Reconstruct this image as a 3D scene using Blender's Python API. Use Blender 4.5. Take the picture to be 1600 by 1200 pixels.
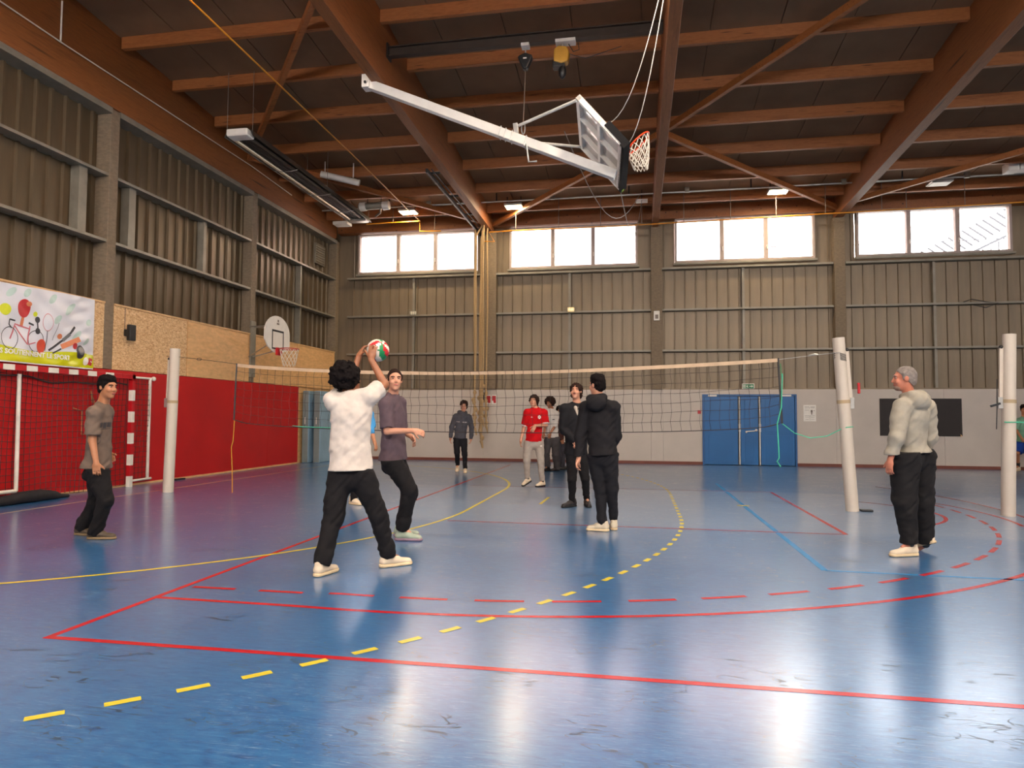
import bpy, bmesh, math, random
import numpy as np
from mathutils import Vector, Matrix
from mathutils.bvhtree import BVHTree

for _o in list(bpy.data.objects):
    bpy.data.objects.remove(_o)
SC = bpy.context.scene
COL = SC.collection
random.seed(7)

# ------------------------------------------------------------------ camera
cam_d = bpy.data.cameras.new('camera')
cam_d.sensor_fit = 'HORIZONTAL'
cam_d.sensor_width = 36.0
cam_d.lens = 36.0 * 1069.344 / 1600.0
cam_d.clip_end = 400
cam = bpy.data.objects.new('camera', cam_d)
COL.objects.link(cam)
_R = ((0.98374169, 0.17951053, 0.00531554), (-0.00350502, 0.04878386, -0.99880321), (-0.17955501, 0.98254573, 0.0486199))
cam.matrix_world = Matrix(((_R[0][0], -_R[1][0], -_R[2][0], 0), (_R[0][1], -_R[1][1], -_R[2][1], 0),
                           (_R[0][2], -_R[1][2], -_R[2][2], 1.33), (0, 0, 0, 1)))
SC.camera = cam

# ------------------------------------------------------------------ world: overcast sky
SKY = 16.0
W = bpy.data.worlds.new('overcast_sky'); SC.world = W; W.use_nodes = True
_bg = W.node_tree.nodes['Background']
_bg.inputs[0].default_value = (1.0, 0.965, 0.95, 1); _bg.inputs[1].default_value = SKY

# ------------------------------------------------------------------ colour management
SC.view_settings.view_transform = 'Standard'
SC.view_settings.look = 'None'
SC.view_settings.gamma = 1.0
SC.view_settings.use_curve_mapping = False
SC.view_settings.exposure = 0.0

# light levels used further down
LAMP_POWER = 90.0        # each lit ceiling lamp in view
ADDED_LAMP_POWER = 180.0  # each lamp of the out-of-view rows added to light the hall
WINDOW_POWER = 150.0     # daylight through each window behind the camera
LAMP_COL = (1.0, 0.80, 0.52)
ADDED_LAMP_COL = (1.0, 0.88, 0.74)
DAY_COL = (1.0, 0.95, 0.89)


def area(name, loc, size, power, col, direction, size_y=None, spread=180):
    l = bpy.data.lights.new(name, 'AREA'); l.shape = 'RECTANGLE'; l.size = size; l.size_y = size_y or size
    l.energy = power; l.color = col; l.spread = math.radians(spread)
    o = bpy.data.objects.new(name, l); COL.objects.link(o); o.location = loc
    o.rotation_euler = Vector(direction).to_track_quat('-Z', 'Y').to_euler()
    return o


BAYS = ((-8.75, -4.89), (-3.83, 0.03), (1.11, 4.98), (6.08, 10.0))   # window bays of the far wall
for k, (a, b) in enumerate(((-8.75, -4.89), (-3.83, 0.03), (1.11, 4.98), (6.08, 10.0), (11.1, 15.0))):
    area('daylight', ((a + b) / 2, -3.05, 6.5), b - a, WINDOW_POWER, DAY_COL, (0, 1, -0.28), 1.25)
for k, (a, b) in enumerate(BAYS):
    pl = area('window_portal', ((a + b) / 2, 20.75, 6.5), b - a, 1, (1, 1, 1), (0, -1, 0), 1.3)
    pl.data.cycles.is_portal = True

# ------------------------------------------------------------------ helpers
def lin(c):
    return tuple(((x / 255) / 12.92 if x / 255 <= 0.04045 else ((x / 255 + 0.055) / 1.055) ** 2.4) for x in c)


class G:
    """small node-graph helper"""
    def __init__(s, name):
        s.m = bpy.data.materials.new(name); s.m.use_nodes = True
        s.t = s.m.node_tree; s.p = s.t.nodes['Principled BSDF']; s.out = s.t.nodes['Material Output']
    def n(s, typ, **kw):
        nd = s.t.nodes.new(typ)
        for k, v in kw.items():
            if k.startswith('i_'):
                key = k[2:]; nd.inputs[int(key) if key.isdigit() else key].default_value = v
            else:
                setattr(nd, k, v)
        return nd
    def l(s, a, b):
        s.t.links.new(a, b)
    def coord(s, scale=(1, 1, 1), rot=(0, 0, 0), kind='Object'):
        tc = s.n('ShaderNodeTexCoord'); mp = s.n('ShaderNodeMapping')
        mp.inputs['Scale'].default_value = scale; mp.inputs['Rotation'].default_value = rot
        s.l(tc.outputs[kind], mp.inputs[0]); return mp.outputs[0]
    def noise(s, vec, scale, detail=4, rough=0.55, dist=0.0):
        nd = s.n('ShaderNodeTexNoise'); nd.inputs['Scale'].default_value = scale
        nd.inputs['Detail'].default_value = detail; nd.inputs['Roughness'].default_value = rough
        nd.inputs['Distortion'].default_value = dist
        s.l(vec, nd.inputs['Vector']); return nd.outputs[0]
    def ramp(s, fac, stops, interp='LINEAR'):
        r = s.n('ShaderNodeValToRGB'); e = r.color_ramp.elements; r.color_ramp.interpolation = interp
        while len(e) < len(stops): e.new(0.5)
        for k, (p, c) in enumerate(stops):
            e[k].position = p; e[k].color = (*c, 1) if len(c) == 3 else c
        s.l(fac, r.inputs[0]); return r.outputs[0]
    def mix(s, fac, a, b, mode='MIX'):
        m = s.n('ShaderNodeMix', data_type='RGBA', blend_type=mode)
        for sock, v in ((m.inputs[0], fac), (m.inputs[6], a), (m.inputs[7], b)):
            if hasattr(v, 'is_output'): s.l(v, sock)
            elif isinstance(v, (int, float)): sock.default_value = v
            else: sock.default_value = (*v, 1)
        return m.outputs[2]
    def math(s, op, a, b=0.0):
        m = s.n('ShaderNodeMath', operation=op)
        for sock, v in ((m.inputs[0], a), (m.inputs[1], b)):
            if hasattr(v, 'is_output'): s.l(v, sock)
            else: sock.default_value = v
        return m.outputs[0]
    def bump(s, h, strength=0.3, dist=0.01):
        b = s.n('ShaderNodeBump'); b.inputs['Strength'].default_value = strength; b.inputs['Distance'].default_value = dist
        s.l(h, b.inputs['Height']); s.l(b.outputs[0], s.p.inputs['Normal'])


MATS = {}
def mat(name, c, rough=0.6, metal=0.0, var=0.12, scale=6.0, stretch=(1, 1, 1), bump=0.0, bscale=60.0, spec=0.5, emit=None, estr=0.0, kind='Object'):
    """plain colour with soft procedural variation"""
    if name in MATS: return MATS[name]
    g = G(name); L = lin(c)
    v = g.coord(stretch, kind=kind)
    f = g.noise(v, scale, 5)
    lo = tuple(x * (1 - var) for x in L); hi = tuple(min(1, x * (1 + var)) for x in L)
    g.l(g.ramp(f, ((0.3, lo), (0.7, hi))), g.p.inputs['Base Color'])
    g.p.inputs['Roughness'].default_value = rough; g.p.inputs['Metallic'].default_value = metal
    g.p.inputs['Specular IOR Level'].default_value = spec
    if bump: g.bump(g.noise(v, bscale, 3), bump, 0.004)
    if emit:
        g.p.inputs['Emission Color'].default_value = (*lin(emit), 1); g.p.inputs['Emission Strength'].default_value = estr
    MATS[name] = g.m
    return g.m


def wood(name, c1, c2, stretch, scale=3.0, knots=0.0, rough=0.55):
    g = G(name)
    v = g.coord(stretch)
    f = g.noise(v, scale, 6, 0.6, 1.2)
    col = g.ramp(f, ((0.25, lin(c2)), (0.5, lin(c1)), (0.72, tuple(x * 0.8 for x in lin(c1)))))
    f2 = g.noise(v, scale * 9, 3, 0.6)
    col = g.mix(0.35, col, g.ramp(f2, ((0.3, tuple(x * 0.6 for x in lin(c2))), (0.7, tuple(min(1, x * 1.15) for x in lin(c1))))))
    if knots:
        vo = g.n('ShaderNodeTexVoronoi'); vo.inputs['Scale'].default_value = 1.0
        tc = g.coord(tuple(x * knots for x in stretch)); g.l(tc, vo.inputs['Vector'])
        k = g.ramp(vo.outputs['Distance'], ((0.06, (1, 1, 1)), (0.16, (0, 0, 0))))
        col = g.mix(k, col, tuple(x * 0.35 for x in lin(c2)))
    g.l(col, g.p.inputs['Base Color']); g.p.inputs['Roughness'].default_value = rough
    g.bump(f2, 0.15, 0.004)
    return g.m


class MB:
    def __init__(s): s.v = []; s.f = []; s.mi = []
    def quad(s, pts, mi=0):
        n = len(s.v); s.v += [tuple(p) for p in pts]; s.f.append(tuple(range(n, n + len(pts)))); s.mi.append(mi); return s
    def box(s, x0, y0, z0, x1, y1, z1, mi=0):
        n = len(s.v)
        s.v += [(x0, y0, z0), (x1, y0, z0), (x1, y1, z0), (x0, y1, z0), (x0, y0, z1), (x1, y0, z1), (x1, y1, z1), (x0, y1, z1)]
        for q in ((3, 2, 1, 0), (4, 5, 6, 7), (0, 1, 5, 4), (1, 2, 6, 5), (2, 3, 7, 6), (3, 0, 4, 7)):
            s.f.append(tuple(n + i for i in q)); s.mi.append(mi)
        return s
    def frame(s, p, q):
        a = (Vector(q) - Vector(p)).normalized()
        u = a.cross(Vector((0, 0, 1)))
        if u.length < 1e-3: u = Vector((1, 0, 0))
        u.normalize(); return a, u, u.cross(a).normalized()
    def beam(s, p, q, w, h, mi=0):
        """box bar from p to q, w wide across, h high"""
        a, u, v = s.frame(p, q); p = Vector(p); q = Vector(q); n = len(s.v)
        for e in (p, q):
            for su, sv in ((-1, -1), (1, -1), (1, 1), (-1, 1)):
                s.v.append(tuple(e + u * (su * w / 2) + v * (sv * h / 2)))
        for f in ((3, 2, 1, 0), (4, 5, 6, 7), (0, 1, 5, 4), (1, 2, 6, 5), (2, 3, 7, 6), (3, 0, 4, 7)):
            s.f.append(tuple(n + i for i in f)); s.mi.append(mi)
        return s
    def tube(s, pts, r, seg=8, mi=0, caps=True, closed=False, r2=None):
        pts = [Vector(p) for p in pts]; n0 = len(s.v); N = len(pts); prev = None
        for k, p in enumerate(pts):
            if closed: t = pts[(k + 1) % N] - pts[k - 1]
            else: t = pts[min(k + 1, N - 1)] - pts[max(k - 1, 0)]
            t.normalize()
            if prev is None:
                u = t.cross(Vector((0, 0, 1)))
                if u.length < 1e-3: u = Vector((1, 0, 0))
            else:
                u = prev - t * prev.dot(t)
            u.normalize(); prev = u; w = t.cross(u)
            rr = r if r2 is None else r + (r2 - r) * k / max(1, N - 1)
            for i in range(seg):
                an = 2 * math.pi * i / seg
                s.v.append(tuple(p + u * (rr * math.cos(an)) + w * (rr * math.sin(an))))
        for k in range(N if closed else N - 1):
            for i in range(seg):
                a = n0 + k * seg; b = n0 + ((k + 1) % N) * seg
                s.f.append((a + i, a + (i + 1) % seg, b + (i + 1) % seg, b + i)); s.mi.append(mi)
        if caps and not closed:
            for st, rev in ((n0, True), (n0 + (N - 1) * seg, False)):
                c = len(s.v); s.v += s.v[st:st + seg]
                s.f.append(tuple(c + i for i in (reversed(range(seg)) if rev else range(seg)))); s.mi.append(mi)
        return s
    def prism(s, poly, origin, ux, uy, uz, depth, mi=0):
        """polygon in (ux,uy), extruded along uz"""
        o = Vector(origin); ux = Vector(ux); uy = Vector(uy); uz = Vector(uz); n = len(s.v); N = len(poly)
        for d in (0, depth):
            for x, y in poly: s.v.append(tuple(o + ux * x + uy * y + uz * d))
        s.f.append(tuple(n + i for i in reversed(range(N)))); s.mi.append(mi)
        s.f.append(tuple(n + N + i for i in range(N))); s.mi.append(mi)
        for i in range(N):
            j = (i + 1) % N; s.f.append((n + i, n + j, n + N + j, n + N + i)); s.mi.append(mi)
        return s
    def sphere(s, c, r, seg=16, rings=10, mi=0):
        rx, ry, rz = (r, r, r) if isinstance(r, (int, float)) else r
        n = len(s.v)
        for i in range(rings + 1):
            th = math.pi * i / rings
            for j in range(seg):
                ph = 2 * math.pi * j / seg
                s.v.append((c[0] + rx * math.sin(th) * math.cos(ph), c[1] + ry * math.sin(th) * math.sin(ph), c[2] + rz * math.cos(th)))
        for i in range(rings):
            for j in range(seg):
                s.f.append((n + i * seg + j, n + (i + 1) * seg + j, n + (i + 1) * seg + (j + 1) % seg, n + i * seg + (j + 1) % seg)); s.mi.append(mi)
        return s
    def mesh(s, name, mats, smooth=False):
        me = bpy.data.meshes.new(name); me.from_pydata(s.v, [], s.f)
        for m in (mats if isinstance(mats, (list, tuple)) else [mats]): me.materials.append(m)
        if any(s.mi): me.polygons.foreach_set('material_index', s.mi)
        if smooth: me.polygons.foreach_set('use_smooth', [len(f) <= 4 for f in s.f])
        me.update(); return me
    def obj(s, name, mats, parent=None, smooth=False, bevel=0.0):
        o = bpy.data.objects.new(name, s.mesh(name, mats, smooth)); COL.objects.link(o)
        if parent is not None: o.parent = parent
        if bevel:
            b = o.modifiers.new('bevel', 'BEVEL'); b.width = bevel; b.segments = 2; b.limit_method = 'ANGLE'
        return o


def put(name, me, parent=None, loc=None):
    o = bpy.data.objects.new(name, me); COL.objects.link(o)
    if parent is not None: o.parent = parent
    if loc is not None: o.location = loc
    return o
def thing(name, label, cat, loc=(0, 0, 0), group=None):
    o = bpy.data.objects.new(name, None); COL.objects.link(o); o.location = loc
    o.empty_display_size = 0.1
    return tag(o, label, cat, group)
def tag(o, label, cat, group=None):
    o['label'] = label; o['category'] = cat
    if group: o['group'] = group
    return o
def struct(o, label):
    o['kind'] = 'structure'; o['label'] = label; return o
def rel(o, pts):
    """world points to the frame of an unrotated empty"""
    L = Vector(o.location); return [tuple(Vector(p) - L) for p in pts]

# ------------------------------------------------------------------ materials
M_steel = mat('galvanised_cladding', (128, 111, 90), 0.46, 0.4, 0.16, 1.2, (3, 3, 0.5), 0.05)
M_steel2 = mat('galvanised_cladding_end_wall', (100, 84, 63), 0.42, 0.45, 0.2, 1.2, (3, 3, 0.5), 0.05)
M_rail = mat('zinc_rail', (140, 132, 118), 0.5, 0.3, 0.15, 4)
M_conc = mat('board_marked_concrete', (126, 109, 89), 0.85, 0, 0.18, 3, (4, 4, 9), 0.25, 40)
M_grey = mat('greyish_wall_paint', (198, 184, 172), 0.6, 0, 0.05, 1.5, bump=0.05)
M_red = mat('red_wall_paint', (186, 3, 8), 0.5, 0, 0.1, 1.2, bump=0.05)
M_base = mat('brown_red_skirting', (118, 62, 48), 0.6)
M_white = mat('white_paint', (232, 224, 214), 0.5, 0, 0.05)
M_frame = mat('taupe_window_frame', (168, 150, 142), 0.5, 0, 0.06)
M_dark = mat('dark_steel', (48, 44, 42), 0.5, 0.3)
M_black = mat('black_plastic', (24, 23, 24), 0.45)
M_deck = mat('dark_brown_deck', (130, 95, 66), 0.9, 0, 0.12, 1.2)
M_beam = wood('glulam_beam', (148, 88, 42), (108, 60, 25), (6, 0.35, 6), 2.2, 0.9)
M_purlin = wood('pine_purlin', (172, 104, 54), (130, 70, 30), (0.5, 6, 6), 2.0, 2.2)
M_osb = None
def _osb():
    g = G('oriented_strand_board'); v = g.coord((1, 1.0, 2.4))
    vo = g.n('ShaderNodeTexVoronoi'); vo.inputs['Scale'].default_value = 14; g.l(v, vo.inputs['Vector'])
    n = g.noise(v, 22, 4)
    c = g.ramp(n, ((0.3, lin((150, 98, 58))), (0.5, lin((218, 172, 120))), (0.7, lin((242, 208, 160)))))
    sep = g.n('ShaderNodeSeparateColor'); g.l(vo.outputs['Color'], sep.inputs[0])
    c = g.mix(0.35, c, g.ramp(sep.outputs[0], ((0, lin((186, 134, 84))), (1, lin((240, 208, 160))))))
    g.l(c, g.p.inputs['Base Color']); g.p.inputs['Roughness'].default_value = 0.6; g.bump(n, 0.3, 0.003); return g.m
M_osb = _osb()
M_ply = wood('birch_plywood', (232, 182, 126), (216, 162, 104), (1, 0.8, 2.5), 0.8)
M_plye = mat('plywood_edge', (214, 170, 120), 0.6)

def _floor(name='blue_sports_floor'):
    g = G(name)
    v = g.coord((1, 3.2, 1)); v0 = g.coord((1, 1, 1))
    n1 = g.noise(v, 9, 9, 0.68, 0.5); n2 = g.noise(v0, 0.6, 3)
    col = g.ramp(n1, ((0.30, lin((18, 68, 124))), (0.47, lin((34, 96, 150))), (0.62, lin((46, 110, 162))), (0.8, lin((86, 136, 174)))))
    col = g.mix(g.ramp(n2, ((0.35, (0, 0, 0)), (0.7, (0.35, 0.35, 0.35)))), col, lin((36, 100, 156)))
    # worn paler zone between two court lines
    sx = g.n('ShaderNodeSeparateXYZ'); g.l(v0, sx.inputs[0]); wy = g.math('ADD', sx.outputs[1], g.math('MULTIPLY', n2, 0.25))
    zone = g.math('MULTIPLY', g.ramp(g.math('MULTIPLY', wy, 0.05), ((0.425, (0, 0, 0)), (0.445, (1, 1, 1)))), g.ramp(g.math('MULTIPLY', wy, 0.05), ((0.655, (1, 1, 1)), (0.662, (0, 0, 0)))))
    zone = g.math('MULTIPLY', zone, g.ramp(g.math('MULTIPLY', g.math('ADD', sx.outputs[0], 10.0), 0.05), ((0.27, (0, 0, 0)), (0.36, (1, 1, 1)))))
    col = g.mix(g.math('MULTIPLY', zone, 0.30), col, lin((150, 166, 184)))
    # fine pale scratches
    ns = g.noise(g.coord((0.9, 17, 1), (0, 0, 0.10)), 7, 4, 0.62, 1.6)
    ns2 = g.noise(g.coord((1.1, 15, 1), (0, 0, 0.85)), 6, 4, 0.62, 2.2)
    sc = g.math('MAXIMUM', g.ramp(ns, ((0.575, (0, 0, 0)), (0.68, (1, 1, 1)))), g.ramp(ns2, ((0.61, (0, 0, 0)), (0.70, (1, 1, 1)))))
    sc = g.math('MULTIPLY', sc, g.ramp(g.noise(v0, 1.1, 4), ((0.40, (0.25, 0.25, 0.25)), (0.60, (1, 1, 1)))))
    col = g.mix(g.math('MULTIPLY', sc, 0.5), col, lin((170, 188, 204)))
    # dark rubber scuffs: thin level lines of a stretched noise, only in patches
    sn = g.noise(g.coord((0.8, 2.6, 1), (0, 0, 0.5)), 3.2, 2, 0.5, 1.5)
    ln = g.math('LESS_THAN', g.math('ABSOLUTE', g.math('SUBTRACT', sn, 0.5)), 0.011)
    msk = g.ramp(g.noise(v0, 2.3, 3), ((0.50, (0, 0, 0)), (0.56, (1, 1, 1))))
    col = g.mix(g.math('MULTIPLY', g.math('MULTIPLY', ln, msk), 0.75), col, lin((40, 48, 54)))
    g.l(col, g.p.inputs['Base Color'])
    r = g.math('ADD', g.math('MULTIPLY', n1, 0.08), 0.28)
    r = g.math('ADD', r, g.math('MULTIPLY', sc, 0.12))
    g.l(r, g.p.inputs['Roughness'])
    scuff = g.math('MULTIPLY', ln, msk)
    g.l(g.math('SUBTRACT', 0.85, g.math('MAXIMUM', g.math('MULTIPLY', scuff, 0.8), g.math('MULTIPLY', sc, 0.45))), g.p.inputs['Coat Weight'])
    g.p.inputs['IOR'].default_value = 1.9
    g.p.inputs['Coat Weight'].default_value = 1.0; g.p.inputs['Coat Roughness'].default_value = 0.21; g.p.inputs['Coat IOR'].default_value = 1.6
    h = g.math('ADD', g.noise(g.coord((1, 1, 1)), 90.0, 2), g.math('MULTIPLY', sc, 0.6))
    g.bump(h, 0.04, 0.002)
    return g.m
M_floor = _floor()
def paint(name, c): return mat(name, c, 0.25, 0, 0.14, 9, (1, 4, 1), 0.04, 30)
M_lred = paint('red_line_paint', (176, 24, 36)); M_lyel = paint('yellow_line_paint', (208, 188, 60))
M_lcream = paint('cream_line_paint', (216, 196, 160)); M_lblue = paint('light_blue_line_paint', (40, 130, 190))
def _glass():
    g = G('thin_window_glass'); t = g.t
    tr = g.n('ShaderNodeBsdfTransparent'); gl = g.n('ShaderNodeBsdfGlossy'); gl.inputs['Roughness'].default_value = 0.02
    tr.inputs[0].default_value = (0.95, 0.96, 0.96, 1)
    fr = g.n('ShaderNodeFresnel'); fr.inputs[0].default_value = 1.45; mx = g.n('ShaderNodeMixShader')
    g.l(fr.outputs[0], mx.inputs[0]); g.l(tr.outputs[0], mx.inputs[1]); g.l(gl.outputs[0], mx.inputs[2])
    g.l(mx.outputs[0], g.out.inputs[0]); return g.m
M_glass = _glass()

# ------------------------------------------------------------------ floor and court lines
XR, YF, YB, XL = 27.0, -3.2, 20.4, -9.46
floor = struct(MB().box(-9.8, YF, -0.2, XR, 20.7, 0.0).obj('floor', M_floor), 'scuffed glossy blue sports floor of the hall')

def ribbon(pts, w, m, name='court_line', z=0.0012):
    pts = [Vector((p[0], p[1], 0)) for p in pts]; mb = MB(); L = []; R = []
    for k, p in enumerate(pts):
        t = (pts[min(k + 1, len(pts) - 1)] - pts[max(k - 1, 0)]).normalized(); n = Vector((-t.y, t.x, 0)) * (w / 2)
        L.append(p + n); R.append(p - n)
    for k in range(len(pts) - 1):
        q = [L[k], R[k], R[k + 1], L[k + 1]]; mb.quad([(a.x, a.y, z) for a in q])
    return mb.obj(name, m, floor)
def arc(cx, cy, r, a0, a1, n=40):
    return [(cx + r * math.cos(math.radians(a0 + (a1 - a0) * k / n)), cy + r * math.sin(math.radians(a0 + (a1 - a0) * k / n))) for k in range(n + 1)]
def resample(pts, step):
    P = np.array(pts); d = np.r_[0, np.cumsum(np.hypot(*np.diff(P, axis=0).T))]; s = np.arange(0, d[-1], step)
    return np.c_[np.interp(s, d, P[:, 0]), np.interp(s, d, P[:, 1])], d[-1]
def dashes(pts, on, off, w, m, start=0.0, z=0.0014):
    P = np.array(pts); d = np.r_[0, np.cumsum(np.hypot(*np.diff(P, axis=0).T))]; s = start
    while s + on < d[-1]:
        q = [(float(np.interp(x, d, P[:, 0])), float(np.interp(x, d, P[:, 1]))) for x in np.linspace(s, s + on, 4)]
        ribbon(q, w, m, 'line_dash', z); s += on + off
# red court
ribbon([(-3.49, 3.6), (4.0, 3.63), (9.0, 3.66)], 0.05, M_lred)
ribbon([(-3.47, 3.58), (-3.48, 9.0), (-3.5, 19.0)], 0.05, M_lred, z=0.0013)
ribbon([(2.38, 13.13), (2.37, 8.52)], 0.05, M_lred)
ribbon([(-2.4, 8.58), (2.38, 8.53)], 0.04, M_lred, z=0.0013)
ribbon([(-3.2, 13.05), (2.4, 13.12)], 0.04, M_lred, z=0.0013)
# basketball lines
ribbon([(-3.47, 4.53), (-2.4, 4.52)] + arc(-1.84, 11.63, 7.13, 268, 360, 60) + arc(-1.84, 11.63, 7.13, 0, 25, 16)[1:], 0.05, M_lred)
dashes([(-3.4, 4.86), (-2.4, 4.86)] + arc(-1.79, 11.23, 6.35, 266, 372, 80), 0.36, 0.20, 0.05, M_lred)
ribbon(arc(2.65, 10.66, 1.51, -62, 62, 30), 0.05, M_lred)
ribbon(arc(0.74, 10.65, 4.13, -14, 30, 20), 0.05, M_lred, z=0.0013)
# handball lines
ribbon([(-2.4 - 6.0 + 6.0 * math.cos(math.radians(a)), 9.55 + 6.0 * math.sin(math.radians(a))) for a in range(-90, 1, 3)] +
       [(-8.4 + 6.0 * math.cos(math.radians(a)), 12.35 + 6.0 * math.sin(math.radians(a))) for a in range(0, 91, 3)], 0.05, M_lyel, z=0.0016)
dashes([(-8.4 + 8.97 * math.cos(math.radians(a)), 9.5 + 8.97 * math.sin(math.radians(a))) for a in range(-70, 1, 2)] +
       [(-8.4 + 8.97 * math.cos(math.radians(a)), 12.4 + 8.97 * math.sin(math.radians(a))) for a in range(0, 66, 2)], 0.15, 0.151, 0.05, M_lyel, start=1.62, z=0.0018)
ribbon([(-1.47, 10.5), (-1.45, 11.45)], 0.05, M_lyel)
ribbon([(-8.42, -2.5), (-8.4, 9.0), (-8.3, 13.0), (-8.2, 20.2)], 0.045, M_lcream)
ribbon([(1.59, 14.6), (1.6, 10.8), (1.62, 6.48)], 0.06, M_lblue)
ribbon([(1.62, 6.48), (2.6, 6.45), (5.0, 6.4)], 0.05, M_lblue)
ribbon([(1.50, 11.0), (1.68, 11.0)], 0.10, M_lyel, z=0.0018)

# ------------------------------------------------------------------ far wall
def wall_with_openings(name, y0, y1, x0, x1, ztop, openings, zlo, zhi, m):
    mb = MB(); xs = x0
    mb.box(x0, y0, 0, x1, y1, zlo); mb.box(x0, y0, zhi, x1, y1, ztop)
    for a, b in openings:
        mb.box(xs, y0, zlo, a, y1, zhi); xs = b
    mb.box(xs, y0, zlo, x1, y1, zhi)
    return mb.obj(name, m)
OPEN = list(BAYS) + [(11.1, 15.0), (16.1, 20.0), (21.1, 25.0)]
wall_back = struct(wall_with_openings('wall_back', 20.62, 20.72, -9.8, XR, 7.9, OPEN, 5.85, 7.17, M_steel), 'far long wall of metal cladding above a pale lower band')
def sheet_mesh(name, w, z0, z1, m, rib=0.022, proud=0.032):
    """one folded cladding tray: flat pan and a standing rib (along +x, proud along -y)"""
    mb = MB(); pr = [(0, 0), (w - rib * 2.2, 0), (w - rib * 1.7, -proud), (w - rib * 0.7, -proud), (w - rib * 0.2, 0), (w - 0.004, 0), (w - 0.004, 0.012)]
    for (a, b), (c, d) in zip(pr, pr[1:]): mb.quad([(a, b, z0), (c, d, z0), (c, d, z1), (a, b, z1)])
    return mb.mesh(name, m)
SH = 0.305
sh_low = sheet_mesh('cladding_sheet', SH, 2.16, 5.78, M_steel)
sh_full = sheet_mesh('cladding_sheet', SH, 2.16, 7.75, M_steel)
x = -9.24; k = 0
while x < 11.6:
    inwin = any(a - SH < x < b for a, b in BAYS)
    put('cladding_sheet', sh_low if inwin else sh_full, wall_back, (x, 20.60 + 0.004 * (k % 3), 0)); x += SH; k += 1
# horizontal rails, mid-bay posts, lower boards
cols_x = (-9.25, -4.42, 0.575, 5.61, 10.65, 15.7)
for c0, c1 in zip(cols_x, cols_x[1:]):
    a, b = c0 + 0.16, c1 - 0.16
    for z, yf in ((5.745, 20.36), (4.53, 20.40), (3.33, 20.40)):
        MB().box(a, yf, z - 0.055, b, 20.60, z).obj('wall_rail', M_rail, wall_back)
    MB().box(a, 20.42, 2.16, b, 20.60, 2.20).obj('wall_rail', M_steel, wall_back)
    xm = (a + b) / 2 - 0.1
    MB().box(xm, 20.47, 2.2, xm + 0.07, 20.58, 5.70).obj('wall_post', M_rail, wall_back)
DX0, DX1 = 1.85, 4.42
for a, b in ((-9.4, -7.0), (-6.995, -4.6), (-4.595, -2.1), (-2.095, 0.40), (0.405, 0.745), (0.75, DX0), (DX1, 5.46), (5.465, 5.76), (5.765, 8.2), (8.205, 10.6), (10.605, 13.0), (13.0, XR)):
    MB().box(a, 20.40, 0.0, b, 20.62, 2.16).obj('wall_board', M_grey, wall_back, bevel=0.002)
MB().box(DX0, 20.40, 2.02, DX1, 20.62, 2.16).obj('wall_board', M_grey, wall_back)
for k, (a, b) in enumerate(((-9.4, DX0), (DX1, XR))):
    o = struct(MB().box(a, 20.375, 0, b, 20.40, 0.085).obj('baseboard_back', M_base), 'narrow brown-red skirting along the far wall, ' + ('left of the blue doors' if k == 0 else 'right of the blue doors'))
for k, c in enumerate(cols_x[1:]):
    w = (0.19, 0.16, 0.145, 0.15, 0.15)[k]
    struct(MB().box(c - w, 20.34, 2.17, c + w, 20.60, 7.0).obj('column', M_conc, bevel=0.008), ('concrete column of the far wall behind the climbing ropes', 'concrete column of the far wall below the narrow beam seen end-on', 'concrete column of the far wall behind the leaning white net post', 'concrete column of the far wall right of the last window', 'concrete column of the far wall out by the right end')[k])
# windows
for k, (a, b) in enumerate(BAYS):
    zb, zt = (5.85, 7.13) if k < 2 else (5.87, 7.18)
    w = struct(bpy.data.objects.new('window_%d' % (k + 1), None), ('strip window of three panes in the corner bay', 'strip window of three panes right of the climbing ropes', 'strip window of three panes above the blue doors', 'strip window of three panes at the right, showing open sky')[k]); COL.objects.link(w)
    w.location = (a, 20.5, zb); W3 = b - a; H = zt - zb
    mb = MB()
    mb.box(0, -0.10, 0, W3, 0.10, 0.07).box(0, -0.10, H - 0.05, W3, 0.10, H).box(0, -0.10, 0.07, 0.06, 0.10, H - 0.05).box(W3 - 0.06, -0.10, 0.07, W3, 0.10, H - 0.05)
    mb.obj('window_frame', M_frame, w, bevel=0.006)
    e = [0.06, W3 * 0.345, W3 * 0.66, W3 - 0.06]
    for xm in e[1:3]: MB().box(xm - 0.055, -0.09, 0.07, xm + 0.055, 0.08, H - 0.05).obj('mullion', M_frame, w, bevel=0.006)
    MB().box(-0.05, -0.16, -0.06, W3 + 0.05, -0.04, 0.0).obj('window_sill', M_rail, w, bevel=0.005)
    for j in range(3):
        xa = e[j] + (0.055 if j else 0); xb = e[j + 1] - (0.055 if j < 2 else 0)
        MB().box(xa, 0.02, 0.07, xb, 0.026, H - 0.05).obj('pane', M_glass, w)
        if j: MB().box(xa - 0.05, -0.13, 0.32, xa - 0.03, -0.09, 0.44).obj('window_handle', M_white, w)
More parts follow.
